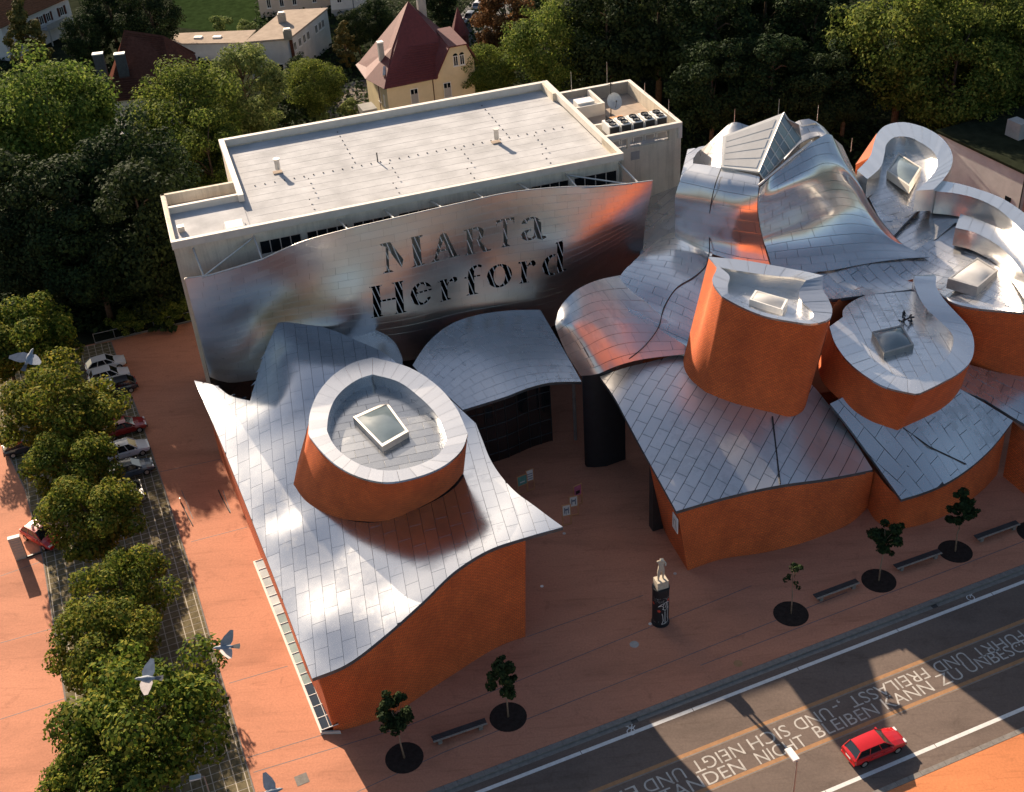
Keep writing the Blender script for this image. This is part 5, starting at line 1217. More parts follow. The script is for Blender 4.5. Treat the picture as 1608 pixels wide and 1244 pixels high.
kind('young2', 33, 1.0, 1.5, 10, 260, .22, 'leaf_dark', 'column', h=4.4, r0=.05, bark='pale_bark', fill=.2)

def place(key, u, v, s, label, name='broadleaf_tree', cat='tree', group=None, rz=None, sz=None, base=0.0):
    """put a tree so that its crown centre is seen at (u,v)"""
    h = KINDS[key][2]*(sz or s); p = at(u, v, h+base); return tree(key, (p[0], p[1], base), s, random.uniform(0, 6.28) if rz is None else rz, label, cat, group, name, sz)
G = 'leafy trees in the row along the parking bays'
for key, u, v, s, lb in (('row0', 57, 530, 1.25, 'yellow-green parking row tree farthest up, beside the fence'), ('row1', 91, 645, 1.31, 'wide yellow-green parking row tree hiding the dark red car'), ('row2', 111, 738, 1.02, 'yellow-green parking row tree below the white car with red lights'),
                         ('row2', 141, 815, 1.06, 'yellowish parking row tree behind the totem sign'), ('row1', 191, 928, 0.93, 'small yellow parking row tree over bare paving'), ('row0', 173, 1020, 1.09, 'parking row tree with a lamp head at its middle'), ('row1', 227, 1140, 1.33, 'largest parking row tree, nearest the lower edge'),
                         ('row2', 160, 1235, 0.94, 'parking row tree cut off by the lower edge of the photo'), ('row2', 5, 545, 1.11, 'parking row tree cut off by the left edge')):
    place(key, u, v, s, lb, 'street_tree', group=G)
for i, (u, v, key, lb) in enumerate(((635, 1190, 'young0', 'young street tree in front of the big curved brick wall'), (798, 1126, 'young1', 'young street tree near the brick wall corner'), (1242, 964, 'young2', 'nearly bare young street tree right of the column'), (1380, 912, 'young0', 'dense dark young street tree between two benches'), (1500, 866, 'young1', 'young street tree below the pointed grey roof'), (1624, 836, 'young0', 'young street tree cut by the right edge'))):
    p = at(u, v); tree(key, p, 1.0, i*1.3, lb, 'young tree', 'young street trees in round pits', 'young_tree')
    m = MB(); m.tube([p+np.array([0, 0, .0]), p+np.array([0, 0, .012])], 1.38, 28); m.obj('tree_pit', 'soil', label='round soil bed under the '+lb, cat='tree pit', group='round tree pits along the street')
# trees behind and to the left of the hall
for key, u, v, s, lb, nm in (
    ('big0', 78, 200, 1.12, 'large sunlit tree filling the upper left', 'broadleaf_tree'), ('big1', 10, 220, .95, 'tree at the left edge beside the large sunlit one', 'broadleaf_tree'),
    ('big1', 292, 185, .95, 'round dark-topped tree in front of the brown-roofed house', 'broadleaf_tree'), ('pale0', 385, 140, .92, 'pale green upright tree in front of the flat-roofed house', 'broadleaf_tree'), ('big0', 330, 255, .70, 'dark green tree behind the low corner of the hall', 'broadleaf_tree'),
    ('big1', 494, 135, .55, 'compact dark green tree left of the red-roofed villa', 'broadleaf_tree'), ('dark0', 205, 300, 1.0, 'shaded tree left of the hall corner', 'broadleaf_tree'), ('dark1', 110, 350, .95, 'shaded tree below the large sunlit one', 'broadleaf_tree'),
    ('dark0', 20, 340, .95, 'shaded tree at the left edge', 'broadleaf_tree'), ('dark1', 226, 362, .95, 'shaded tree above the fence', 'broadleaf_tree'), ('dark0', 58, 392, .75, 'shaded tree behind the top of the parking row', 'broadleaf_tree'), ('dark0', 146, 405, .78, 'low shaded tree above the parked cars', 'broadleaf_tree'),
    ('fir0', 40, 55, 1.05, 'golden conifer in front of the white house', 'conifer'), ('fir0', 540, 65, .6, 'dark narrow conifer between the white house and the villa', 'conifer'), ('dark0', 560, 45, .42, 'bushy tree beside the villa roof', 'broadleaf_tree'), ('dark1', 590, 30, .42, 'dark tree behind the villa roof', 'broadleaf_tree'),
    ('dark0', 170, 15, .7, 'dark tree behind the golden conifer', 'broadleaf_tree'), ('dark0', 235, 25, .75, 'dark tree behind the brown-roofed house', 'broadleaf_tree'), ('dark1', 130, 60, .5, 'dark garden tree beside the white house', 'broadleaf_tree'),
    ('brown0', 795, 35, 1.0, 'reddish brown tree beside the back street', 'broadleaf_tree'), ('brown0', 770, 75, .6, 'small reddish tree right of the villa', 'broadleaf_tree'), ('big1', 765, 112, .55, 'glossy green tree at the villa gable', 'broadleaf_tree'), ('big0', 868, 72, .85, 'rounded mid-green tree behind the hall', 'broadleaf_tree'), ('pale0', 905, 20, .8, 'upright green tree behind the rounded one', 'broadleaf_tree'),
    ('dark1', 955, 60, 1.0, 'dark wood tree behind the air conditioners', 'broadleaf_tree'), ('dark0', 1035, 40, 1.1, 'dark wood tree right of the hall', 'broadleaf_tree'), ('dark1', 1120, 70, 1.0, 'dark wood tree behind the dome lid', 'broadleaf_tree'), ('dark0', 1200, 20, 1.1, 'dark wood tree behind the dome', 'broadleaf_tree'),
    ('dark1', 1275, 70, .95, 'dark wood tree right of the dome', 'broadleaf_tree'), ('dark0', 1330, 130, .75, 'dark wood tree beside the horseshoe rim', 'broadleaf_tree'), ('dark0', 1120, 140, .8, 'lower dark wood tree behind the dome', 'broadleaf_tree'), ('dark1', 1210, 130, .8, 'dark wood tree just above the prism', 'broadleaf_tree'), ('dark0', 1290, 150, .7, 'low dark wood tree between dome and horseshoe rim', 'broadleaf_tree'),
    ('dark0', 960, 5, .9, 'dark wood tree at the upper edge', 'broadleaf_tree'), ('dark1', 1090, -15, 1.0, 'dark wood tree at the upper edge behind the wood', 'broadleaf_tree'), ('dark0', 1270, -20, 1.0, 'far dark wood tree at the upper edge', 'broadleaf_tree'),
    ('big0', 1420, 70, 1.15, 'big sunlit tree at the upper right', 'broadleaf_tree'), ('big1', 1535, 45, 1.15, 'sunlit tree in the upper right corner', 'broadleaf_tree'), ('big0', 1500, 120, .95, 'tree with bare trunk above the white building', 'broadleaf_tree'), ('big1', 1600, 100, 1.0, 'tree at the right edge above the dark flat roof', 'broadleaf_tree'), ('dark0', 1460, 160, .55, 'shaded low tree beside the white building', 'broadleaf_tree'),
    ('dark0', 880, -20, .8, 'tree cut by the upper edge behind the street', 'broadleaf_tree'), ('dark1', 690, -10, .5, 'tree behind the villa chimney', 'broadleaf_tree'), ('dark0', 470, 110, .3, 'small dark tree by the flat-roofed house', 'broadleaf_tree')):
    place(key, u, v, s, lb, nm)
for i, (key, u, v, s, lb) in enumerate((('shrub1', 345, 38, 1.0, 'sunlit round shrub at the lawn edge'), ('shrub1', 385, 45, .9, 'small sunlit shrub beside the flat-roofed house'), ('shrub1', 505, 182, .8, 'pale shrub behind the hall parapet'), ('shrub1', 550, 172, .9, 'pale green shrub at the villa steps'), ('shrubd', 190, 60, 1.2, 'hedge shrub below the white house'), ('shrub0', 225, 55, 1.0, 'grassy shrub behind the brown roof'),
                                ('shrubd', 150, 78, 1.3, 'dark hedge shrub behind the large tree'), ('shrub0', 195, 505, .75, 'shrub behind the left end of the fence'), ('shrub0', 225, 498, .8, 'shrub behind the fence middle'), ('shrub0', 255, 492, .8, 'flowering shrub behind the fence'), ('shrub0', 285, 483, .8, 'shrub behind the fence beside the screen'), ('shrubd', 330, 130, 1.5, 'dark shrub under the pale upright tree'), ('shrubd', 445, 175, 1.3, 'dark shrub beside the hall parapet'), ('shrubd', 470, 140, 1.2, 'dark shrub by the parked car'), ('shrubd', 700, 30, 1.0, 'dark shrub beside the street wall'))):
    place(key, u, v, s, lb, 'shrub', 'shrub')
# leafy ground cover in the shaded wood (nobody could count it)
r = np.random.default_rng(5); n = 60000; U = []
for (u0, u1, v0, v1, k) in ((-40, 330, 90, 520, 26000), (400, 760, 0, 200, 9000), (740, 1600, -60, 260, 25000)):
    for _ in range(k): U.append(at(r.uniform(u0, u1), r.uniform(v0, v1), r.uniform(0, .9)))
U = np.array(U); keep = []
for p in U:
    q = p-HO; a, b = q@AX, q@AY
    keep.append(not (-2 < a < 112 and -70 < b < 27) and p[1] > 95 and not (b < 2 and a < 3))
U = U[np.array(keep)]; n = len(U); nr = r.normal(size=(n, 3))*.6+np.array([0, 0, 1]); nr /= np.linalg.norm(nr, axis=1)[:, None]; t = np.cross(nr, r.normal(size=(n, 3))); t /= np.linalg.norm(t, axis=1)[:, None]; b = np.cross(nr, t); s = r.uniform(.35, .9, n)[:, None]
V = np.stack([U-t*s*.5, U-b*s*.35, U+t*s*.5, U+b*s*.35], 1).reshape(-1, 3)
me = bpy.data.meshes.new('undergrowth'); me.from_pydata(V.tolist(), [], np.arange(len(V)).reshape(-1, 4).tolist()); me.materials.append(M['leaf_dark']); link('undergrowth', me, kind='stuff')

# ================================================================== FENCE
fence = thing('railing_fence', 'dark steel bar railing between the plaza and the shaded shrubs', 'fence')
fa, fb = at(150, 540), at(309, 503); d = (fb-fa); Lf = np.linalg.norm(d); d /= Lf; m = MB(); 
for z in (1.25, .15): m.tube([fa+np.array([0, 0, z]), fb+np.array([0, 0, z])], .04, 5)
m.obj('rail', 'grey_metal', fence)
for k in range(int(Lf/2.2)+1): p = fa+d*k*2.2; m = MB(); m.tube([p, p+np.array([0, 0, 1.3])], .045, 5); m.obj('post', 'grey_metal', fence)
m = MB()
for k in range(int(Lf/.14)): p = fa+d*(k*.14+.05); m.tube([p+np.array([0, 0, .15]), p+np.array([0, 0, 1.25])], .010, 3)
m.obj('bar', 'dark_metal', fence, kind='stuff')
m = MB(); m.box((fa+fb)/2-.0*d, (Lf, .25, .12), d); m.obj('kerb_edge', 'kerb', fence)

# ================================================================== HOUSES
def frame(p, q, z):
    o = at(*p, z); e = at(*q, z)-o; L = np.linalg.norm(e); x = e/L; y = np.array([-x[1], x[0], 0]); return flat(o, 0), x, y, L
class House:
    def __init__(s, name, label, p, q, z):
        s.t = thing(name, label, 'house'); s.o, s.x, s.y, s.L = frame(p, q, z); s.z = z
    def P(s, a, b, z=0): return s.o+a*s.x+b*s.y+np.array([0, 0, z])
    def xy(s, l): return [(s.P(a, b)[0], s.P(a, b)[1]) for a, b in l]
    def wall(s, poly, z0, z1, mat, name='wall'): m = MB(); m.prism(s.xy(poly), z0, z1); return m.obj(name, mat, s.t)
    def faces(s, name, fs, mat, th=.18, par=None):
        m = MB()
        for f in fs:
            V = [s.P(*p) for p in f]; n = np.cross(V[1]-V[0], V[2]-V[0]); n /= np.linalg.norm(n); n = n if n[2] > 0 else -n; k = len(V); m.add(V+[p-n*th for p in V], [list(range(k)), list(range(k, 2*k))[::-1]]+[(i, (i+1) % k, k+(i+1) % k, k+i) for i in range(k)])
        return m.obj(name, mat, par or s.t)
    def courses(s, roof, f, mat='red_tile', step=.42):
        """tile courses as shallow battens following one roof face given as eave-left, eave-right, top-right, top-left"""
        A, B, Cc, D = [s.P(*p) for p in f]; n = np.cross(B-A, D-A); n /= np.linalg.norm(n); n = n if n[2] > 0 else -n; k = int(max(np.linalg.norm(D-A), np.linalg.norm(Cc-B))/step); m = MB()
        for i in range(1, k): t = i/k; p, q = A+(D-A)*t, B+(Cc-B)*t; up = (D-A+Cc-B)/np.linalg.norm(D-A+Cc-B)*.07; m.add([p+n*.055-up, q+n*.055-up, q+n*.005+up, p+n*.005+up, p+n*.002-up, q+n*.002-up], [(0, 1, 2, 3), (4, 5, 1, 0)])
        m.obj('tile_course', mat, roof)
    def win(s, side, a, z, w, h, mat='dark_glass', shut=False, arch=False, frame='white', out=.06):
        """window on the wall line side=((a0,b0),(a1,b1)) at distance a, sill height z"""
        p0, p1 = s.P(*side[0]), s.P(*side[1]); e = (p1-p0)/np.linalg.norm(p1-p0); nn = np.array([e[1], -e[0], 0]); c = p0+e*a; m = MB(); t = .09
        for x, zz, ww, hh in ((0, z, w, t), (0, z+h-t, w, t), (-w/2+t/2, z+t, t, h-2*t), (w/2-t/2, z+t, t, h-2*t), (0, z+t, t*.7, h-2*t)): m.box(c+e*x+nn*out*.5+np.array([0, 0, zz]), (ww, out+.04, hh), e)
        m.box(c+nn*out+np.array([0, 0, z-.1]), (w+.2, .2, .09), e)
        wo = m.obj('window', frame, s.t); g = MB(); g.box(c+nn*.015+np.array([0, 0, z+t]), (w-2*t, .03, h-2*t), e); g.obj('pane', mat, wo)
        if shut: g = MB(); g.box(c+nn*(out+.03)+np.array([0, 0, z+t]), (w-.15, .04, h*.62), e); g.obj('roller_blind', 'grey_wall', wo)
        if arch:
            g = MB(); arc = [c+nn*.04+e*(w/2*math.cos(k))+np.array([0, 0, z+h+w/2*math.sin(k)]) for k in np.linspace(0, math.pi, 9)]; g.add(arc, [list(range(9))]); g.obj('arch_pane', mat, wo)
# red-roofed villa
v = House('villa', 'cream villa with a steep red tiled roof and dormer chimneys behind the hall', (603, 140), (683, 124), 7.0)
z1 = 15.2; e = .5
PK = v.P(7.5, 8.5)[:2]; zp = zfor((*PK,), 2)
gx0, gx1 = 8.1, 14.6
v.wall([(.5, .5), (gx1-.5, .5), (gx1-.5, 12), (.5, 12)], 0, 6.8, 'cream_wall')
m = MB(); mid = (gx0+gx1)/2+.3
gt = [(gx0-.2, 0), (gx1, 0)]
gf = [(gx0, .3, 6.79), (gx1-.4, .3, 6.79), (gx1-.4, .3, 8.6), (mid+1.4, .3, 11.2), (mid-1.2, .3, 11.2), (gx0, .3, 7.2)]
V = [v.P(*p) for p in gf]; V2 = [p+v.y*5 for p in V]; m.add(V+V2, [list(range(6))]+[(i, (i+1) % 6, 6+(i+1) % 6, 6+i) for i in range(6)]); m.obj('gable_wall', 'cream_wall', v.t)
rf = v.faces('roof', [[(0, 0, 7), (gx0+.2, 0, 7), (mid-1.2, 3.5, 11.4), (7.5, 8.5, zp), (3.2, 4.6, 11.2)],
             [(0, 0, 7), (3.2, 4.6, 11.2), (7.5, 8.5, zp), (1.4, 12.6, 8.0), (-.8, 12.2, 7), (-1.2, 5.5, 7)],
             [(7.5, 8.5, zp), (mid-1.2, 3.5, 11.4), (mid+1.2, 3.5, 11.4), (gx1+.3, 6, 8.6), (gx1+.3, 12.6, 7.5)], [(7.5, 8.5, zp), (gx1+.3, 12.6, 7.5), (1.4, 12.6, 7.5)]], 'red_tile')
v.faces('gable_roof', [[(gx0-.3, -.2, 7.0), (mid-1.3, -.2, 11.35), (mid-1.3, 6, 11.9), (gx0-.3, 3, 8.6)], [(mid-1.3, -.2, 11.35), (mid+1.5, -.2, 11.35), (mid+1.2, 6, 12.2), (mid-1.2, 6, 12.2)], [(mid+1.5, -.2, 11.35), (gx1+.2, -.2, 8.4), (gx1+.2, 6, 8.4), (mid+1.2, 6, 12.2)]], 'red_tile')
v.courses(rf, [(0.05, 0, 7.02), (gx0, 0, 7.02), (mid-1.3, 3.45, 11.35), (3.2, 4.6, 11.22)])
fw = ((.5, .5), (gx1-.5, .5)); v.win(fw, 4.1, 3.7, 1.2, 2.3, shut=True); 
gw = ((gx0, .3), (gx1-.4, .3)); v.win(gw, 1.6, 3.7, 1.2, 2.3, shut=True); v.win(gw, 3.25, 8.2, .75, 1.5, arch=True); v.win(gw, 4.25, 8.2, .75, 1.5, arch=True)
m = MB(); m.box(v.P(1.6, 5.2, 8.6), (.75, .75, 3.4), v.x); c = m.obj('chimney', 'grey_wall', v.t); m = MB(); m.box(v.P(1.6, 5.2, 12.0), (.9, .9, .2), v.x); m.obj('chimney_cap', 'white', c)
m = MB(); m.box(v.P(9.6, 9.0, 12.0), (1.2, .9, zp-11.2), v.x); m.obj('chimney', 'grey_wall', v.t)
for p, q, mt_ in (((.9, 1.9, 8.1), (1.5, 3.2, 8.9), 'galv'), ((5.3, 5.4, 11.9), (5.7, 6.3, 12.7), 'dark_glass')):
    m = MB(); a, b = v.P(*p), v.P(*q); s = v.x*.35; up = np.array([0, 0, .28]); m.add([a-s+up, a+s+up, b+s+up, b-s+up], [(0, 1, 2, 3)]); m.add([a-s, a+s, a+s+up, a-s+up], [(0, 1, 2, 3)]); m.obj('roof_light', mt_, v.t)
m = MB(); m.tube([v.P(7.6, .42, 6.9), v.P(7.6, .42, 0)], .07, 6); m.tube([v.P(.2, 4, 6.8), v.P(.2, 4, 0)], .07, 6); m.obj('downpipe', 'brown_tile', v.t)
m = MB(); ct = v.P(15.4, 9.5, 9.6); ring = [ct+np.array([1.5*math.cos(k), 1.5*math.sin(k), 0]) for k in np.linspace(0, 2*math.pi, 9)[:-1]]; m.add(ring+[ct+np.array([0, 0, 4.2])], [(i, (i+1) % 8, 8) for i in range(8)]); m.tube([ct-np.array([0, 0, 9.6]), ct], 1.3, 8); m.obj('corner_turret', 'red_tile', v.t)
m = MB(); m.box(v.P(-1.6, 5.0, 0), (2.2, 3.0, 3.0), v.x); m.obj('entrance_porch', 'grey_wall', v.t)
sw = ((.5, 12), (.5, .5)); v.win(sw, 7.2, 3.4, 1.0, 2.6); v.win(sw, 9.6, 3.6, .6, 1.6)

# brown-roofed house on the left
b = House('house', 'old house with a dark brown tiled roof and two tall chimneys among the trees', (168, 160), (248, 150), 6.5)
rid = 12.5
b.wall([(.4, .4), (9.6, .4), (9.6, 11), (.4, 11)], 0, 6.4, 'white_wall')
p1 = (3.5, 10, zfor(b.P(3.5, 10), 47)); p2 = (9.0, 10.5, zfor(b.P(9.0, 10.5), 56))
rf = b.faces('roof', [[(0, 0, 6.5), (10, 0, 6.5), p2, p1], [(0, 0, 6.5), p1, (1.0, 14, 7), (-.6, 9, 7)], [(10, 0, 6.5), (13.5, 6, 6.8), (13, 12, 8), p2], [p1, p2, (13, 13, 8), (1, 14.5, 7)]], 'brown_tile')
b.courses(rf, [(0, 0, 6.52), (10, 0, 6.52), p2, p1], 'brown_tile')
for (u_, v_, a_) in ((153, 84, .6), (187, 84, 3.4)):
    p = b.P(a_, 2.0); zt = 10.5
    m = MB(); q = at(u_, v_, 12.2); m.box(flat(q, 6.6), (1.5, 1.0, 5.5), b.x); c = m.obj('chimney', 'chimney_dark', b.t); m = MB(); m.box(flat(q, 12.1), (1.6, 1.1, .15), b.x); m.obj('chimney_cap', 'white', c)
b.win(((.4, .4), (9.6, .4)), 1.6, 3.2, .8, 1.7, frame='white')
m = MB(); m.box(b.P(.8, -2.2, 0), (3.4, 3.2, 2.6), b.x); m.obj('porch', 'white_wall', b.t)
# white house with brown roof in the upper left corner
w_ = House('house', 'white house with an orange-brown tiled roof in the upper left corner', (50, 18), (100, -4), 6.5)
w_.wall([(-8, 0), (9.4, 0), (9.4, 9), (-8, 9)], 0, 6.3, 'white_wall'); rf = w_.faces('roof', [[(-9, -.6, 6.3), (10, -.6, 6.3), (10, 5, 10.5), (-9, 5, 10.5)], [(-9, 5, 10.5), (10, 5, 10.5), (10, 10, 6.3), (-9, 10, 6.3)]], 'orange_tile'); w_.courses(rf, [(-9, -.6, 6.32), (10, -.6, 6.32), (10, 5, 10.5), (-9, 5, 10.5)], 'orange_tile')
for a in (-6.5, -4.2, 1.6, 3.4, 7.0): w_.win(((-8, 0), (9.4, 0)), a+8, 3.6, 1.1, 1.6); 
m = MB()
for a in (.75, 2.5, 4.2, 6.2, 7.9): m.box(w_.P(a, -.06, 3.6), (.5, .06, 1.6), w_.x)
m.obj('shutter', 'brown_tile', w_.t)
m = MB(); m.box(w_.P(3.2, -1.2, 2.9), (5.4, 2.0, .15), w_.x); m.box(w_.P(.8, -2.0, 0), (.2, .2, 2.9), w_.x); m.box(w_.P(5.6, -2.0, 0), (.2, .2, 2.9), w_.x); m.box(w_.P(3.2, -2.1, 3.05), (5.4, .1, .9), w_.x); m.obj('balcony', 'grey_wall', w_.t)
# low white flat-roofed house
f_ = House('flat_roof_house', 'white two-storey house with a tan flat roof and two dark chimneys', (384, 66), (455, 60), 6.6)
X = at(515, 12, 6.6); dd = X-at(455, 60, 6.6); xx, yy = dd@f_.x, dd@f_.y; L = f_.L
quad = [(0, 0), (L, 0), (L+xx, yy), (L+xx-L*1.05, yy*1.05)]
f_.wall([(.25, .25), (L-.15, .2), (L+xx-.2, yy-.2), (xx+.2, yy)], 0, 6.3, 'white_wall'); m = MB(); m.prism(f_.xy(quad), 6.3, 6.6); m.obj('roof', 'membrane_tan', f_.t)
for (u_, v_) in ((442, 24), (451, 50)): m = MB(); q = at(u_, v_, 7.8); m.box(flat(q, 6.6), (1.3, 1.0, 1.5), f_.x); c = m.obj('chimney', 'grey_metal', f_.t); m = MB(); m.box(flat(q, 8.1), (1.0, .8, .25), f_.x); m.obj('chimney_cap', 'galv', c)
m = MB(); m.box(f_.P(L+.1, .1, 0), (.5, .4, 6.2), f_.x); m.obj('chimney_breast', 'brown_tile', f_.t)
sd = ((L-.15, .2), (L+xx-.2, yy-.2)); Ls = math.hypot(xx, yy)
for a in (.10, .22, .33, .43, .64, .74, .82): f_.win(sd, a*Ls, 4.0, 1.0, 1.4)
f_.win(((.25, .25), (L-.15, .2)), L*.62, .9, 1.6, 1.5)
# low outbuilding and two houses at the upper edge
o_ = House('outbuilding', 'low outbuilding with a pale flat roof between the brown roof and the white house', (262, 68), (382, 66), 3.2); o_.wall([(0, 0), (o_.L, 0), (o_.L, 6.0), (0, 5.0)], 0, 3.0, 'white_wall'); m = MB(); m.prism(o_.xy([(-.3, -.3), (o_.L+.3, -.3), (o_.L+.3, 6.3), (-.3, 5.3)]), 3.0, 3.2); m.obj('roof', 'membrane_tan', o_.t)
for k in (.35, .6): m = MB(); m.box(o_.P(o_.L*k, 2.5, 3.2), (1.4, 1.0, .25), o_.x); m.obj('roof_light', 'white', o_.t)
h3 = House('house', 'beige rendered house cut by the upper edge behind the flat roof', (410, 28), (520, 14), 0.0); h3.wall([(0, 0), (h3.L, 0), (h3.L, 8), (0, 8)], 0, 9, 'beige_wall')
m = MB(); m.prism(h3.xy([(-.4, -.4), (h3.L+.4, -.4), (h3.L+.4, 8.4), (-.4, 8.4)]), 9, 9.5); m.obj('roof', 'brown_tile', h3.t)
for a in (.14, .32, .5, .78): h3.win(((0, 0), (h3.L, 0)), a*h3.L, 1.6, .8, 1.9)
h4 = House('house', 'white rendered house cut by the upper edge left of the villa', (522, 26), (578, 20), 0.0); h4.wall([(0, 0), (h4.L, 0), (h4.L, 9), (0, 9)], 0, 9, 'white_wall'); h4.wall([(-.1, -.1), (h4.L+.1, -.1), (h4.L+.1, -.02), (-.1, -.02)], 0, 1.2, 'grey_wall', 'plinth'); m = MB(); m.prism(h4.xy([(-.4, -.4), (h4.L+.4, -.4), (h4.L+.4, 9.4), (-.4, 9.4)]), 9, 9.5); m.obj('roof', 'brown_tile', h4.t)
for a in (.25, .8): h4.win(((0, 0), (h4.L, 0)), a*h4.L, 2.4, .9, 1.5)
m = MB(); m.tube([h4.P(h4.L*.62, -.12, 0), h4.P(h4.L*.62, -.12, 9)], .06, 5); m.obj('downpipe', 'dark_metal', h4.t)
# white building at the right with a dark flat roof
wb = House('flat_roof_building', 'white rendered building with a dark flat roof at the right edge', (1474, 205), (1612, 270), 8.0); L = wb.L
wb.wall([(0, 0), (L, 0), (L, 30), (0, 30)], 0, 7.7, 'white_wall'); m = MB(); m.prism(wb.xy([(-.25, -.25), (L+8, -.25), (L+8, 30), (-.25, 30)]), 7.7, 8.0); m.obj('roof', 'undergrowth', wb.t)
wb.wall([(L, .5), (L+8, .5), (L+8, 30), (L, 30)], 0, 7.69, 'beige_wall', 'side_wall')
m = MB(); m.box(flat(at(1598, 202, 9.0), 8.0), (2.2, 1.5, 2.0), wb.x); m.obj('chimney', 'grey_wall', wb.t)
m = MB(); m.box(wb.P(L*.87, -.03, 3.3), (.9, .08, .8), wb.x); m.obj('small_window', 'dark_glass', wb.t)
m = MB(); m.tube([wb.P(L, -.08, 0), wb.P(L, -.08, 7.7)], .07, 6); m.obj('downpipe', 'dark_metal', wb.t)

# ================================================================== VEHICLES
def car_proto(body='hatch', Lc=4.2, W=1.74, Hc=1.46):
    """body shell from cross-sections, glass, wheels; nose towards +x"""
    hx = Lc/2
    if body == 'estate': st = [(-hx, .55, .86, .80), (-hx+.10, .38, .96, .84), (-hx+.62, .30, .98, .86), (-.3, .26, .98, .87), (.9, .26, .97, .87), (hx-.75, .28, .90, .86), (hx-.2, .32, .74, .80), (hx, .42, .62, .68)]
    else: st = [(-hx, .50, .82, .78), (-hx+.12, .36, .94, .84), (-hx+.6, .30, .98, .86), (-.2, .26, .98, .87), (.8, .26, .96, .87), (hx-.7, .28, .88, .86), (hx-.2, .32, .74, .80), (hx, .42, .62, .68)]
    m = MB(); rows = []
    for x, z0, z1, w in st: rows.append([np.array([x, y*W/1.74, z]) for y, z in ((-w*.90, z0), (-w, z0+.22*(z1-z0)), (-w, z0+.65*(z1-z0)), (-w*.93, z1-.05), (-w*.5, z1+.015), (0, z1+.03), (w*.5, z1+.015), (w*.93, z1-.05), (w, z0+.65*(z1-z0)), (w, z0+.22*(z1-z0)), (w*.90, z0))])
    m.grid([list(r) for r in rows]); m.f = [f[::-1] for f in m.f]
    for r in (rows[0], rows[-1]): m.add(r, [list(range(len(r)))])
    shell = m
    # cabin: lower ring and roof ring
    if body == 'estate': lo = [(-hx+.14, .72), (1.02, .74)]; ro = [(-hx+.52, .60), (.28, .62)]
    else: lo = [(-hx+.18, .72), (1.0, .74)]; ro = [(-hx+.78, .60), (.22, .62)]
    zl, zr = .95, Hc; k = W/1.74
    a = [np.array([lo[0][0], -lo[0][1]*k, zl]), np.array([lo[1][0], -lo[1][1]*k, zl-.03]), np.array([lo[1][0], lo[1][1]*k, zl-.03]), np.array([lo[0][0], lo[0][1]*k, zl])]
    t = [np.array([ro[0][0], -ro[0][1]*k, zr-.05]), np.array([ro[1][0], -ro[1][1]*k, zr-.02]), np.array([ro[1][0], ro[1][1]*k, zr-.02]), np.array([ro[0][0], ro[0][1]*k, zr-.05])]
    g = MB(); g.add(a+t, [(0, 1, 5, 4), (1, 2, 6, 5), (2, 3, 7, 6), (3, 0, 4, 7)])
    rf = MB(); P = []
    for i in np.linspace(0, 1, 5):
        row = []
        for j in np.linspace(0, 1, 5): q = (t[0]*(1-i)+t[1]*i)*(1-j)+(t[3]*(1-i)+t[2]*i)*j; row.append(q+np.array([0, 0, .005+.05*(1-(2*j-1)**2)+.03*(1-(2*i-1)**2)]))
        P.append(row)
    rf.grid(P); 
    pl = []
    for (p, q) in zip(a, t): pl.append(MB().tube([p, q], .045, 5))
    for s in (0, 3):
        for f in ((.36, .40), (.68, .76)): p = a[s]+(a[1 if s == 0 else 2]-a[s])*f[0]; q = t[s]+(t[1 if s == 0 else 2]-t[s])*f[1]; pl.append(MB().tube([p, q], .035, 5))
    return shell, g, rf, pl, hx, W
def make_car(name, label, paint, pos, ang, body='hatch', L=4.2, W=1.74, H=1.46, group=None, cat='car'):
    sh, g, rf, pl, hx, W = car_proto(body, L, W, H); t = thing(name, label, cat, pos, group, ang)
    sh.obj('body', paint, t, smooth=False); g.obj('glazing', 'dark_glass', t); r = rf.obj('roof', paint, t, smooth=True); [q.obj('window_pillar', paint, t) for q in pl]
    for sy in (-1, 1):
        for x0, x1 in ((-.98, -.02), (.0, .96)):
            y = sy*W/2; m = MB(); m.box(((x0+x1)/2, y-sy*.012, .44), (x1-x0-.03, .045, .40)); d_ = m.obj('door', paint, t); m = MB(); m.box((x0+.12, y+sy*.014, .74), (.18, .02, .03)); m.obj('handle', 'rubber', d_)
    for sx in (-hx+.78, hx-.82):
        for sy in (-1, 1):
            y = sy*(W/2-.09); m = MB(); m.tube([(sx, y-.1, .31), (sx, y+.1, .31)], .31, 16); w = m.obj('wheel', 'rubber', t); m = MB(); m.tube([(sx, y+sy*.085, .31), (sx, y+sy*.11, .31)], .2, 10); m.obj('rim', 'galv', w)
    for sy in (-1, 1):
        m = MB(); m.box((hx-.10, sy*.55*W/1.74, .56), (.16, .34, .15)); m.obj('headlight', 'lamp_clear', t); m = MB(); m.box((-hx+.06, sy*.62*W/1.74, .66), (.14, .24, .22)); m.obj('tail_light', 'lamp_red', t)
        m = MB(); m.box((.72, sy*(W/2+.06), .93), (.12, .18, .13)); m.obj('wing_mirror', paint, t)
    m = MB(); m.box((-hx-.005, 0, .58), (.03, .52, .11)); m.obj('number_plate', 'white', t); m = MB(); m.box((-hx+.0, 0, .36), (.10, W*.9, .14)); m.box((hx-.02, 0, .36), (.10, W*.82, .14)); m.obj('bumper', paint if paint == 'car_red' else 'rubber', t)
    return t
def ang(p, q): d = at(*q)-at(*p); return math.atan2(d[1], d[0])
make_car('estate_car', 'bright red estate car driving along the road beside the painted words', 'car_red', at(1372, 1178)+np.array([0, 0, -.12]), math.atan2(RD[1], RD[0]), 'estate', 4.35, 1.72, 1.50)
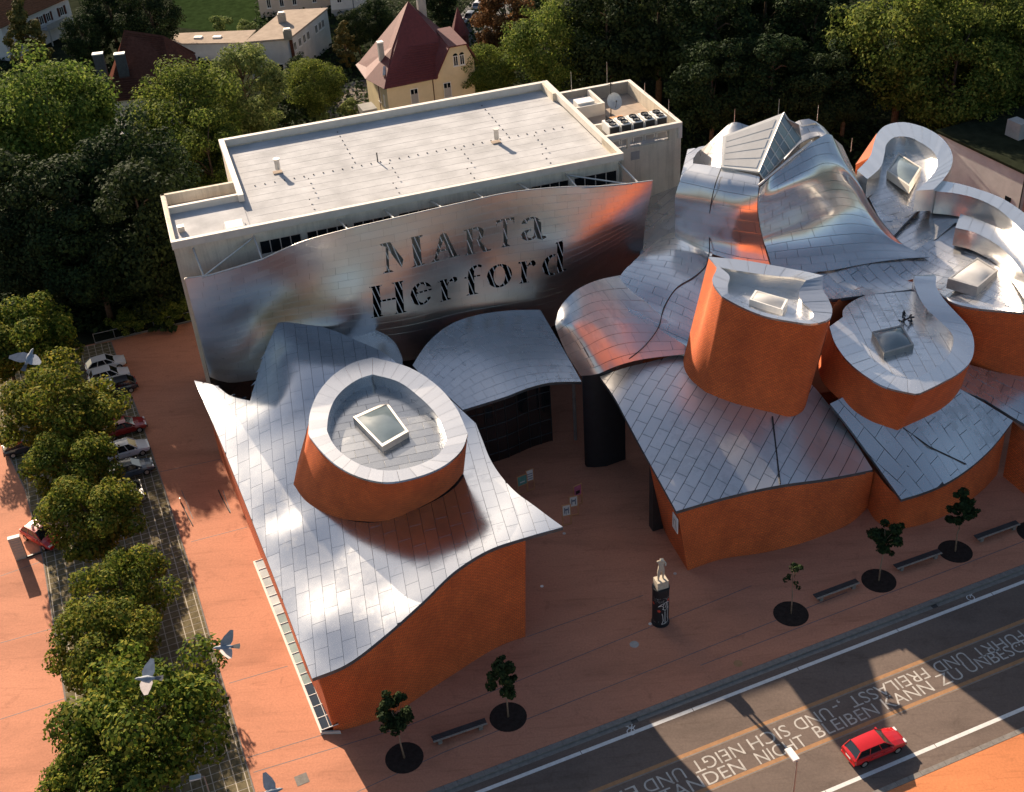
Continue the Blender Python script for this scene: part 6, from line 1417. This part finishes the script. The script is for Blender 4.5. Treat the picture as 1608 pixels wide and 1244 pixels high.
PA = math.atan2(-AY[1]*0+AX[1], AX[0]); car_dir = ang((150, 575), (205, 560))
for u, v_, p, b_, dd, lb in ((166, 573, 'car_white', 'hatch', 0, 'white parked car nearest the fence, mostly under leaves'), (172, 592, 'car_white', 'estate', 0, 'white parked van-like car second from the fence'), (183, 610, 'car_dark', 'hatch', math.pi, 'dark blue parked car third from the fence'), (196, 672, 'car_wine', 'hatch', 0, 'dark red parked car half hidden under the wide tree'),
                           (200, 708, 'car_white', 'estate', 0, 'white parked car with red tail lights showing beside the sunlit plaza'), (206, 738, 'car_blue', 'hatch', 0, 'dark parked car beside the white one with red tail lights'), (66, 842, 'car_red', 'hatch', R(-60), 'red and black car parked beside the totem sign'), (40, 700, 'car_dark', 'hatch', 0, 'black car in the shade at the left side of the tree row')):
    a = car_dir+dd; p_ = at(u, v_, .5); make_car('parked_car', lb, p, (p_[0], p_[1], .02), a, b_, 4.2, 1.76, 1.5 if b_ == 'hatch' else 1.62, 'cars parked under the row of trees')
tr = thing('trailer', 'small grey box trailer parked under the tree row below the dark car', 'trailer', (*at(213, 774, .6)[:2], .02), None, car_dir+R(-90))
m = MB(); m.box((0, 0, .45), (2.6, 1.4, .55)); m.obj('box', 'grey_metal', tr); m = MB(); m.box((-.5, 0, 1.0), (1.4, 1.25, .05)); m.obj('lid', 'dark_glass', tr)
m = MB(); m.box((.75, 0, 1.0), (1.0, 1.3, .05)); m.obj('lid', 'galv', tr)
for s in (-1, 1): m = MB(); m.tube([(0, s*.75-.08, .3), (0, s*.75+.08, .3)], .3, 14); m.obj('wheel', 'rubber', tr)
m = MB(); m.tube([(1.3, 0, .5), (2.3, 0, .5)], .05, 6); m.obj('drawbar', 'dark_metal', tr)
for u, v_, p, lb in ((723, 33, 'car_white', 'white car parked in the back street nearest the villa turret'), (740, 22, 'car_dark', 'black car parked in the back street'), (752, 6, 'car_silver', 'silver car parked in the back street at the upper edge'), (447, 140, 'car_silver', 'silver car glimpsed between the trees by the flat-roofed house')):
    p_ = at(u, v_, .7); make_car('parked_car', lb, p, (p_[0], p_[1], -.2), ang((723, 33), (752, 4)), 'hatch', 4.2, 1.76, 1.48, 'cars parked along the back street')
# ================================================================== STREET FURNITURE
def bench(p, q, lb):
    a, b_ = at(*p), at(*q); d = b_-a; L = np.linalg.norm(d); x = d/L; t = thing('bench', lb, 'bench', (a+b_)/2, 'long low benches along the street', math.atan2(x[1], x[0]))
    for k in range(4): m = MB(); m.box((0, -.24+k*.16, .43), (L, .13, .06)); m.obj('slat', 'wood' if k == 0 else 'dark_metal', t)
    for s in (-.38, .38): m = MB(); m.box((s*L, 0, 0), (.3, .52, .425)); m.obj('leg', 'kerb', t)
bench((680, 1168), (764, 1139), 'long low bench between the two young trees by the curved brick wall'); bench((1279, 944), (1346, 919), 'long low bench left of the dense dark young tree'); bench((1405, 897), (1475, 872), 'long low bench right of the dense dark young tree'); bench((1531, 851), (1597, 827), 'long low pale bench at the right edge of the pavement')
tot = thing('totem_sign', 'white totem information sign on the sunlit plaza at the left edge', 'sign'); a, b_ = at(24.9, 881), at(43, 876); d = b_-a; L = np.linalg.norm(d); d /= L; c = (a+b_)/2+np.array([-d[1], d[0], 0])*.2
m = MB(); m.box(c, (L, .4, 2.42), d); m.obj('pillar', 'stone', tot); m = MB(); m.box(c+np.array([0, 0, 2.423]), (L+.03, .43, .04), d); m.obj('cap', 'white', tot)
m = MB(); nn = np.array([d[1], -d[0], 0])
for z in (.7, 1.0, 1.3, 1.6, 1.9, 2.1): m.box(c+nn*.205+np.array([0, 0, z]), (L*.7, .012, .07), d)
m.obj('line', 'grey_wall', tot)
m = MB(); p, q = at(42, 876), at(66, 868); m.box((p+q)/2, (np.linalg.norm(q-p), .14, .16), q-p); m.obj('kerb_stone', 'dark_metal', label='short dark kerb with weeds between the totem sign and the red car', cat='kerb stone')
def lamp(u, v, h, lb, grp, ar=0, head=(.75, .38, .10)):
    """v,u: photo pixel of the lamp head"""
    p = at(u, v, h); t = thing('street_lamp', lb, 'street lamp', (p[0], p[1], 0), grp, ar); m = MB(); m.tube([(0, 0, 0), (0, 0, h)], [.08, .05], 8); m.obj('pole', 'grey_metal', t)
    m = MB(); m.box((-.55, 0, h), head); hd = m.obj('lamp_head', 'white', t); m = MB(); m.box((-.55, 0, h-.02), (head[0]*.8, head[1]*.8, .02)); m.obj('lens', 'white_glass', hd); m = MB(); m.tube([(0, 0, h-.02), (-.3, 0, h+.05)], .035, 6); m.obj('arm', 'grey_metal', t)
GL_ = 'lamps standing in the tree row'
for u, v, lb in ((100, 664, 'lamp standing between the two widest parking row trees'), (137, 828, 'lamp rising from the yellow tree right of the totem sign'), (181, 1038, 'lamp among leaves above the flying pigeon'), (320, 1219, 'lamp at the lower edge beside the largest tree'), (66, 531, 'lamp head in the farthest parking row tree')):
    lamp(u, v, 5.2, lb, GL_, R(10))
p = at(1251, 1196, 7.5); lamp(1251.5, 1196, 7.5, 'tall road lamp standing below the lettering on the road', None, math.atan2(-RN[1], -RN[0])+0.0, (1.0, .45, .12))
# advertising column with its figure
kp = at(1037, 976); kio = thing('advertising_column', 'black advertising column with white drawing at the forecourt edge', 'column', kp)
m = MB(); m.tube([(0, 0, 0), (0, 0, .12), (0, 0, .121), (0, 0, 3.7), (0, 0, 3.72), (0, 0, 3.85)], [.72, .72, .66, .66, .70, .68], 28); m.obj('drum', 'black', kio, smooth=False)
def wrap(pts, r=.672, w=.045, mat='white', nm='drawing'):
    m = MB()
    for (a, b_) in zip(pts, pts[1:]):
        a, b_ = np.array(a, float), np.array(b_, float); dd = b_-a; L = np.linalg.norm(dd); dd /= L; nn = np.array([-dd[1], dd[0]])*w/2; k = max(1, int(L/.15)); 
        for i in range(k):
            q = [a+(b_-a)*i/k-nn, a+(b_-a)*(i+1)/k-nn, a+(b_-a)*(i+1)/k+nn, a+(b_-a)*i/k+nn]; m.add([(r*math.sin(x/r), -r*math.cos(x/r), z) for x, z in q], [(0, 1, 2, 3)])
    return m
dm = MB()
for pts in ([(.0, .35), (.12, .7), (.08, 1.2), (.02, 1.5)], [(.0, .35), (.5, .45), (.6, .6), (.5, 1.0), (.52, 1.6), (.6, 2.1)], [(.28, .45), (.26, 1.7)], [(-.3, 2.2), (.0, 2.5), (.4, 2.65), (.65, 2.5)], [(-.3, 2.2), (-.05, 2.35), (.15, 2.2), (.1, 2.0)], [(.05, 2.0), (.3, 1.8), (.62, 2.1)], [(.2, 2.58), (.1, 2.3)], [(.42, 2.62), (.3, 2.1)], [(.55, 2.5), (.45, 2.0)]):
    q = wrap(pts); dm.add(q.v, q.f)
dm.obj('drawing', 'white', kio)
dm = MB()
for k in range(46):
    x, z = random.uniform(-.75, .8), random.choice([random.uniform(2.6, 3.2), random.uniform(.25, .6), random.uniform(2.7, 3.1)]); q = wrap([(x, z), (x+random.uniform(-.09, .09), z+random.uniform(-.08, .08)), (x+random.uniform(-.1, .12), z+random.uniform(-.05, .1))], w=.018, r=.671); dm.add(q.v, q.f)
dm.obj('scribble', 'grey_wall', kio)
M['red_print'] = plain('red print', (.55, .06, .03), .6, .2)
for c in ((-.22, 1.75), (.62, 2.75), (-.75, 2.4)):
    q = MB()
    for k in range(5): a = k*1.257; q2 = wrap([c, (c[0]+.14*math.cos(a), c[1]+.14*math.sin(a))], w=.1, r=.673); q.add(q2.v, q2.f)
    q.obj('red_flower', 'red_print', kio)
# stone figure on a block: two legs and a bowed body with arms folded round the head
fig = thing('stone_figure', 'pale stone figure standing astride on a block atop the black column', 'statue', kp+np.array([0, 0, 3.85]))
m = MB(); m.box((0, 0, 0), (.92, .82, .72), (1, .3, 0)); m.obj('block', 'stone', fig)
bm = bpy.data.meshes.new('body'); vs = [(0, 0, 1.75), (-.14, -.02, 1.7), (-.19, -.10, 1.25), (-.21, -.04, .80), (-.22, -.16, .74), (.14, .02, 1.7), (.17, .06, 1.22), (.16, .12, .80), (.18, .0, .74), (.01, -.02, 2.1), (0, .0, 2.42), (-.2, -.02, 2.5), (-.3, -.12, 2.66), (-.12, -.2, 2.75), (.2, .02, 2.5), (.34, -.06, 2.36), (.3, -.2, 2.2), (0, -.06, 2.62), (.01, -.12, 2.78)]
es = [(0, 1), (1, 2), (2, 3), (3, 4), (0, 5), (5, 6), (6, 7), (7, 8), (0, 9), (9, 10), (10, 11), (11, 12), (12, 13), (10, 14), (14, 15), (15, 16), (10, 17), (17, 18)]
rad = [.22, .17, .12, .08, .07, .17, .12, .08, .07, .19, .21, .11, .08, .07, .11, .08, .07, .10, .16]
bm.from_pydata(vs, es, []); bo = link('body', bm, fig); md = bo.modifiers.new('skin', 'SKIN'); sv = bm.skin_vertices[0].data
for i, r_ in enumerate(rad): sv[i].radius = (r_, r_)
sv[0].use_root = True; bo.modifiers.new('sub', 'SUBSURF').levels = 2; bo.modifiers['sub'].render_levels = 2
dg = bpy.context.evaluated_depsgraph_get(); me = bpy.data.meshes.new_from_object(bo.evaluated_get(dg)); bo.modifiers.clear(); bo.data = me; me.materials.clear(); me.materials.append(M['stone'])
me.polygons.foreach_set('use_smooth', [True]*len(me.polygons))
# poster stands: two zigzag groups of framed boards
M['post_green'] = plain('green poster', (.10, .26, .22), .6, .3, 8); M['post_pink'] = plain('pink poster', (.45, .12, .20), .6, .3, 6); M['post_white'] = plain('white poster', (.60, .58, .55), .6, .15, 6); M['post_blue'] = plain('blue print', (.08, .10, .16), .6, .3, 8)
def poster(p, q, top, mat, lb, motif=None, empty=False):
    """frame standing between ground points p,q; poster fills its upper part"""
    a, b_ = at(*p), at(*q); d = b_-a; L = np.linalg.norm(d); d /= L; n = np.array([d[1], -d[0], 0]); t = thing('poster_stand', lb, 'poster stand', (0, 0, 0), 'wooden poster stands in the forecourt'); m = MB(); H = top
    for x in (0, L): m.box(a+d*x, (.07, .07, H), d)
    for z in (.04, H*.45, H-.07): m.box((a+b_)/2+np.array([0, 0, z]), (L-.07, .06, .07), d)
    m.obj('frame', 'orange_wood', t); m = MB(); m.box((a+b_)/2+np.array([0, 0, H*.45+.08]), (L-.1, .03, H*.55-.16), d); s = m.obj('poster', mat, t)
    m = MB(); c = (a+b_)/2+n*.02
    for (x, z, w, h) in motif or (): m.box(c+d*x*L+np.array([0, 0, H*(.45+.55*z)]), (w*L, .012, h*H*.55), d)
    if motif: m.obj('print', 'post_blue' if mat == 'post_white' else 'black' if mat == 'post_pink' else 'post_white', s)
Z3 = ((-.22, .25, .10, .5), (0, .5, .3, .14), (.22, .2, .10, .55), (-.05, .15, .06, .4))
poster((884, 826), (897, 823), 2.3, 'post_white', 'poster stand with white poster, nearest the steel roof tip', Z3); poster((895, 811), (908, 808), 2.2, 'post_white', 'middle poster stand with yellow and blue printed sheet', Z3[:3]); poster((902, 796), (914, 790), 2.3, 'post_pink', 'rear poster stand with a pink poster', ((0, .2, .5, .3),))
poster((814, 778), (829, 772), 2.1, 'post_green', 'poster stand with a green poster half behind the roof tip', ((0, .3, .5, .1),)); poster((828, 772), (839, 768), 2.4, 'post_white', 'poster stand with a grey text poster beside the green one', ((0, .2, .7, .05), (0, .4, .7, .05), (0, .6, .7, .05)))
# scraps on the plaza
m = MB(); m.tube([at(343, 770)+np.array([0, 0, .03]), at(350, 785)+np.array([0, 0, .03]), at(361, 805)+np.array([0, 0, .03])], .05, 5); m.obj('cable_strip', 'black', label='dark cable strip lying on the sunlit plaza near the steel roof', cat='cable')
m = MB(); m.tube([at(284, 790)+np.array([0, 0, .03]), at(303, 826)+np.array([0, 0, .03])], .05, 5); m.obj('cable_strip', 'black', label='dark cable strip on the plaza at the edge of the tree shade', cat='cable')
m = MB(); m.tube([at(284, 789), at(284, 789)+np.array([0, 0, .5])], .06, 6); m.obj('marker_post', 'galv', label='short pale marker post at the edge of the tree shade', cat='post')
m = MB(); m.box(at(948, 620, 0), (.1, .5, .6)); m.obj('info_box', 'white', label='small pale box under the left tip of the sunlit roof', cat='box')
# ================================================================== PIGEONS in flight
M['pigeon_grey'] = plain('pigeon grey', (.24, .27, .31), .7, .2, 12); M['pigeon_dark'] = plain('pigeon dark feathers', (.07, .075, .085), .7, .3, 12); M['pigeon_wing'] = plain('pigeon wing', (.42, .36, .34), .7, .2, 14)
def pigeon(u, v, dist, head_px, wingl, wingr, lb):
    """flying pigeon at a distance from the camera; head_px: photo direction of the head; wing lift per side"""
    d = _f+(u-FW/2)/FOCAL*_r-(v-FH/2)/FOCAL*_u; p = np.array([0, 0, CAM_H])+d*dist
    hx = _r*head_px[0]-_u*head_px[1]; hx = hx-np.array([0, 0, hx[2]*.6]); hx /= np.linalg.norm(hx); up = np.array([0, -.25, 1.]); up = up-hx*(up@hx); up /= np.linalg.norm(up); sd = np.cross(up, hx)
    t = thing('pigeon', lb, 'pigeon', p, 'pigeons flying over the plaza'); W = lambda x, y, z: hx*x+sd*y+up*z
    m = MB(); m.tube([W(.19, 0, .015), W(.165, 0, .02), W(.13, 0, .02), W(.10, 0, .012), W(.05, 0, 0), W(-.02, 0, 0), W(-.10, 0, .0), W(-.15, 0, .005)], [.004, .016, .027, .030, .052, .058, .036, .018], 10); m.obj('body', 'pigeon_grey', t, smooth=True)
    m = MB(); m.add([W(-.12, -.025, .006), W(-.12, .025, .006), W(-.27, .055, .0), W(-.28, 0, .0), W(-.27, -.055, 0)], [(0, 1, 2, 3, 4)]); m.obj('tail', 'pigeon_dark', t)
    for s, w in ((1, wingl), (-1, wingr)):
        lift, sweep, fold = w; m = MB(); X = [(.07, .03), (.095, .12), (.07, .22), (.0, .34), (-.06, .33), (-.10, .2), (-.12, .1), (-.10, .03)]; V = []
        for x, y in X: y *= fold; V.append(W(x-sweep*y, s*y*math.cos(lift), .02+y*math.sin(lift)))
        m.add(V[:2]+V[6:], [(0, 1, 2, 3)]); m.add([V[1], V[2], V[5], V[6]], [(0, 1, 2, 3)]); m.add([V[2], V[3], V[4], V[5]], [(0, 1, 2, 3)]); wo = m.obj('wing', 'pigeon_wing' if s > 0 else 'pigeon_grey', t)
pigeon(230, 1066, 20, (-1, .05), (.15, .1, 1.0), (.15, .1, 1.0), 'pigeon with spread wings over the largest tree')
pigeon(352, 1017, 21, (-1, .12), (.3, .4, .9), (1.15, .5, 1.0), 'pigeon with raised wing over the sunlit plaza edge')
pigeon(46, 562, 22, (.15, -1), (.2, .2, 1.0), (.2, .2, 1.0), 'pigeon above the farthest parking row tree')
pigeon(428, 1243, 21, (1, -.3), (.3, .2, 1.0), (.3, .2, 1.0), 'pigeon cut by the lower edge over the plaza')
flush_panels(300)
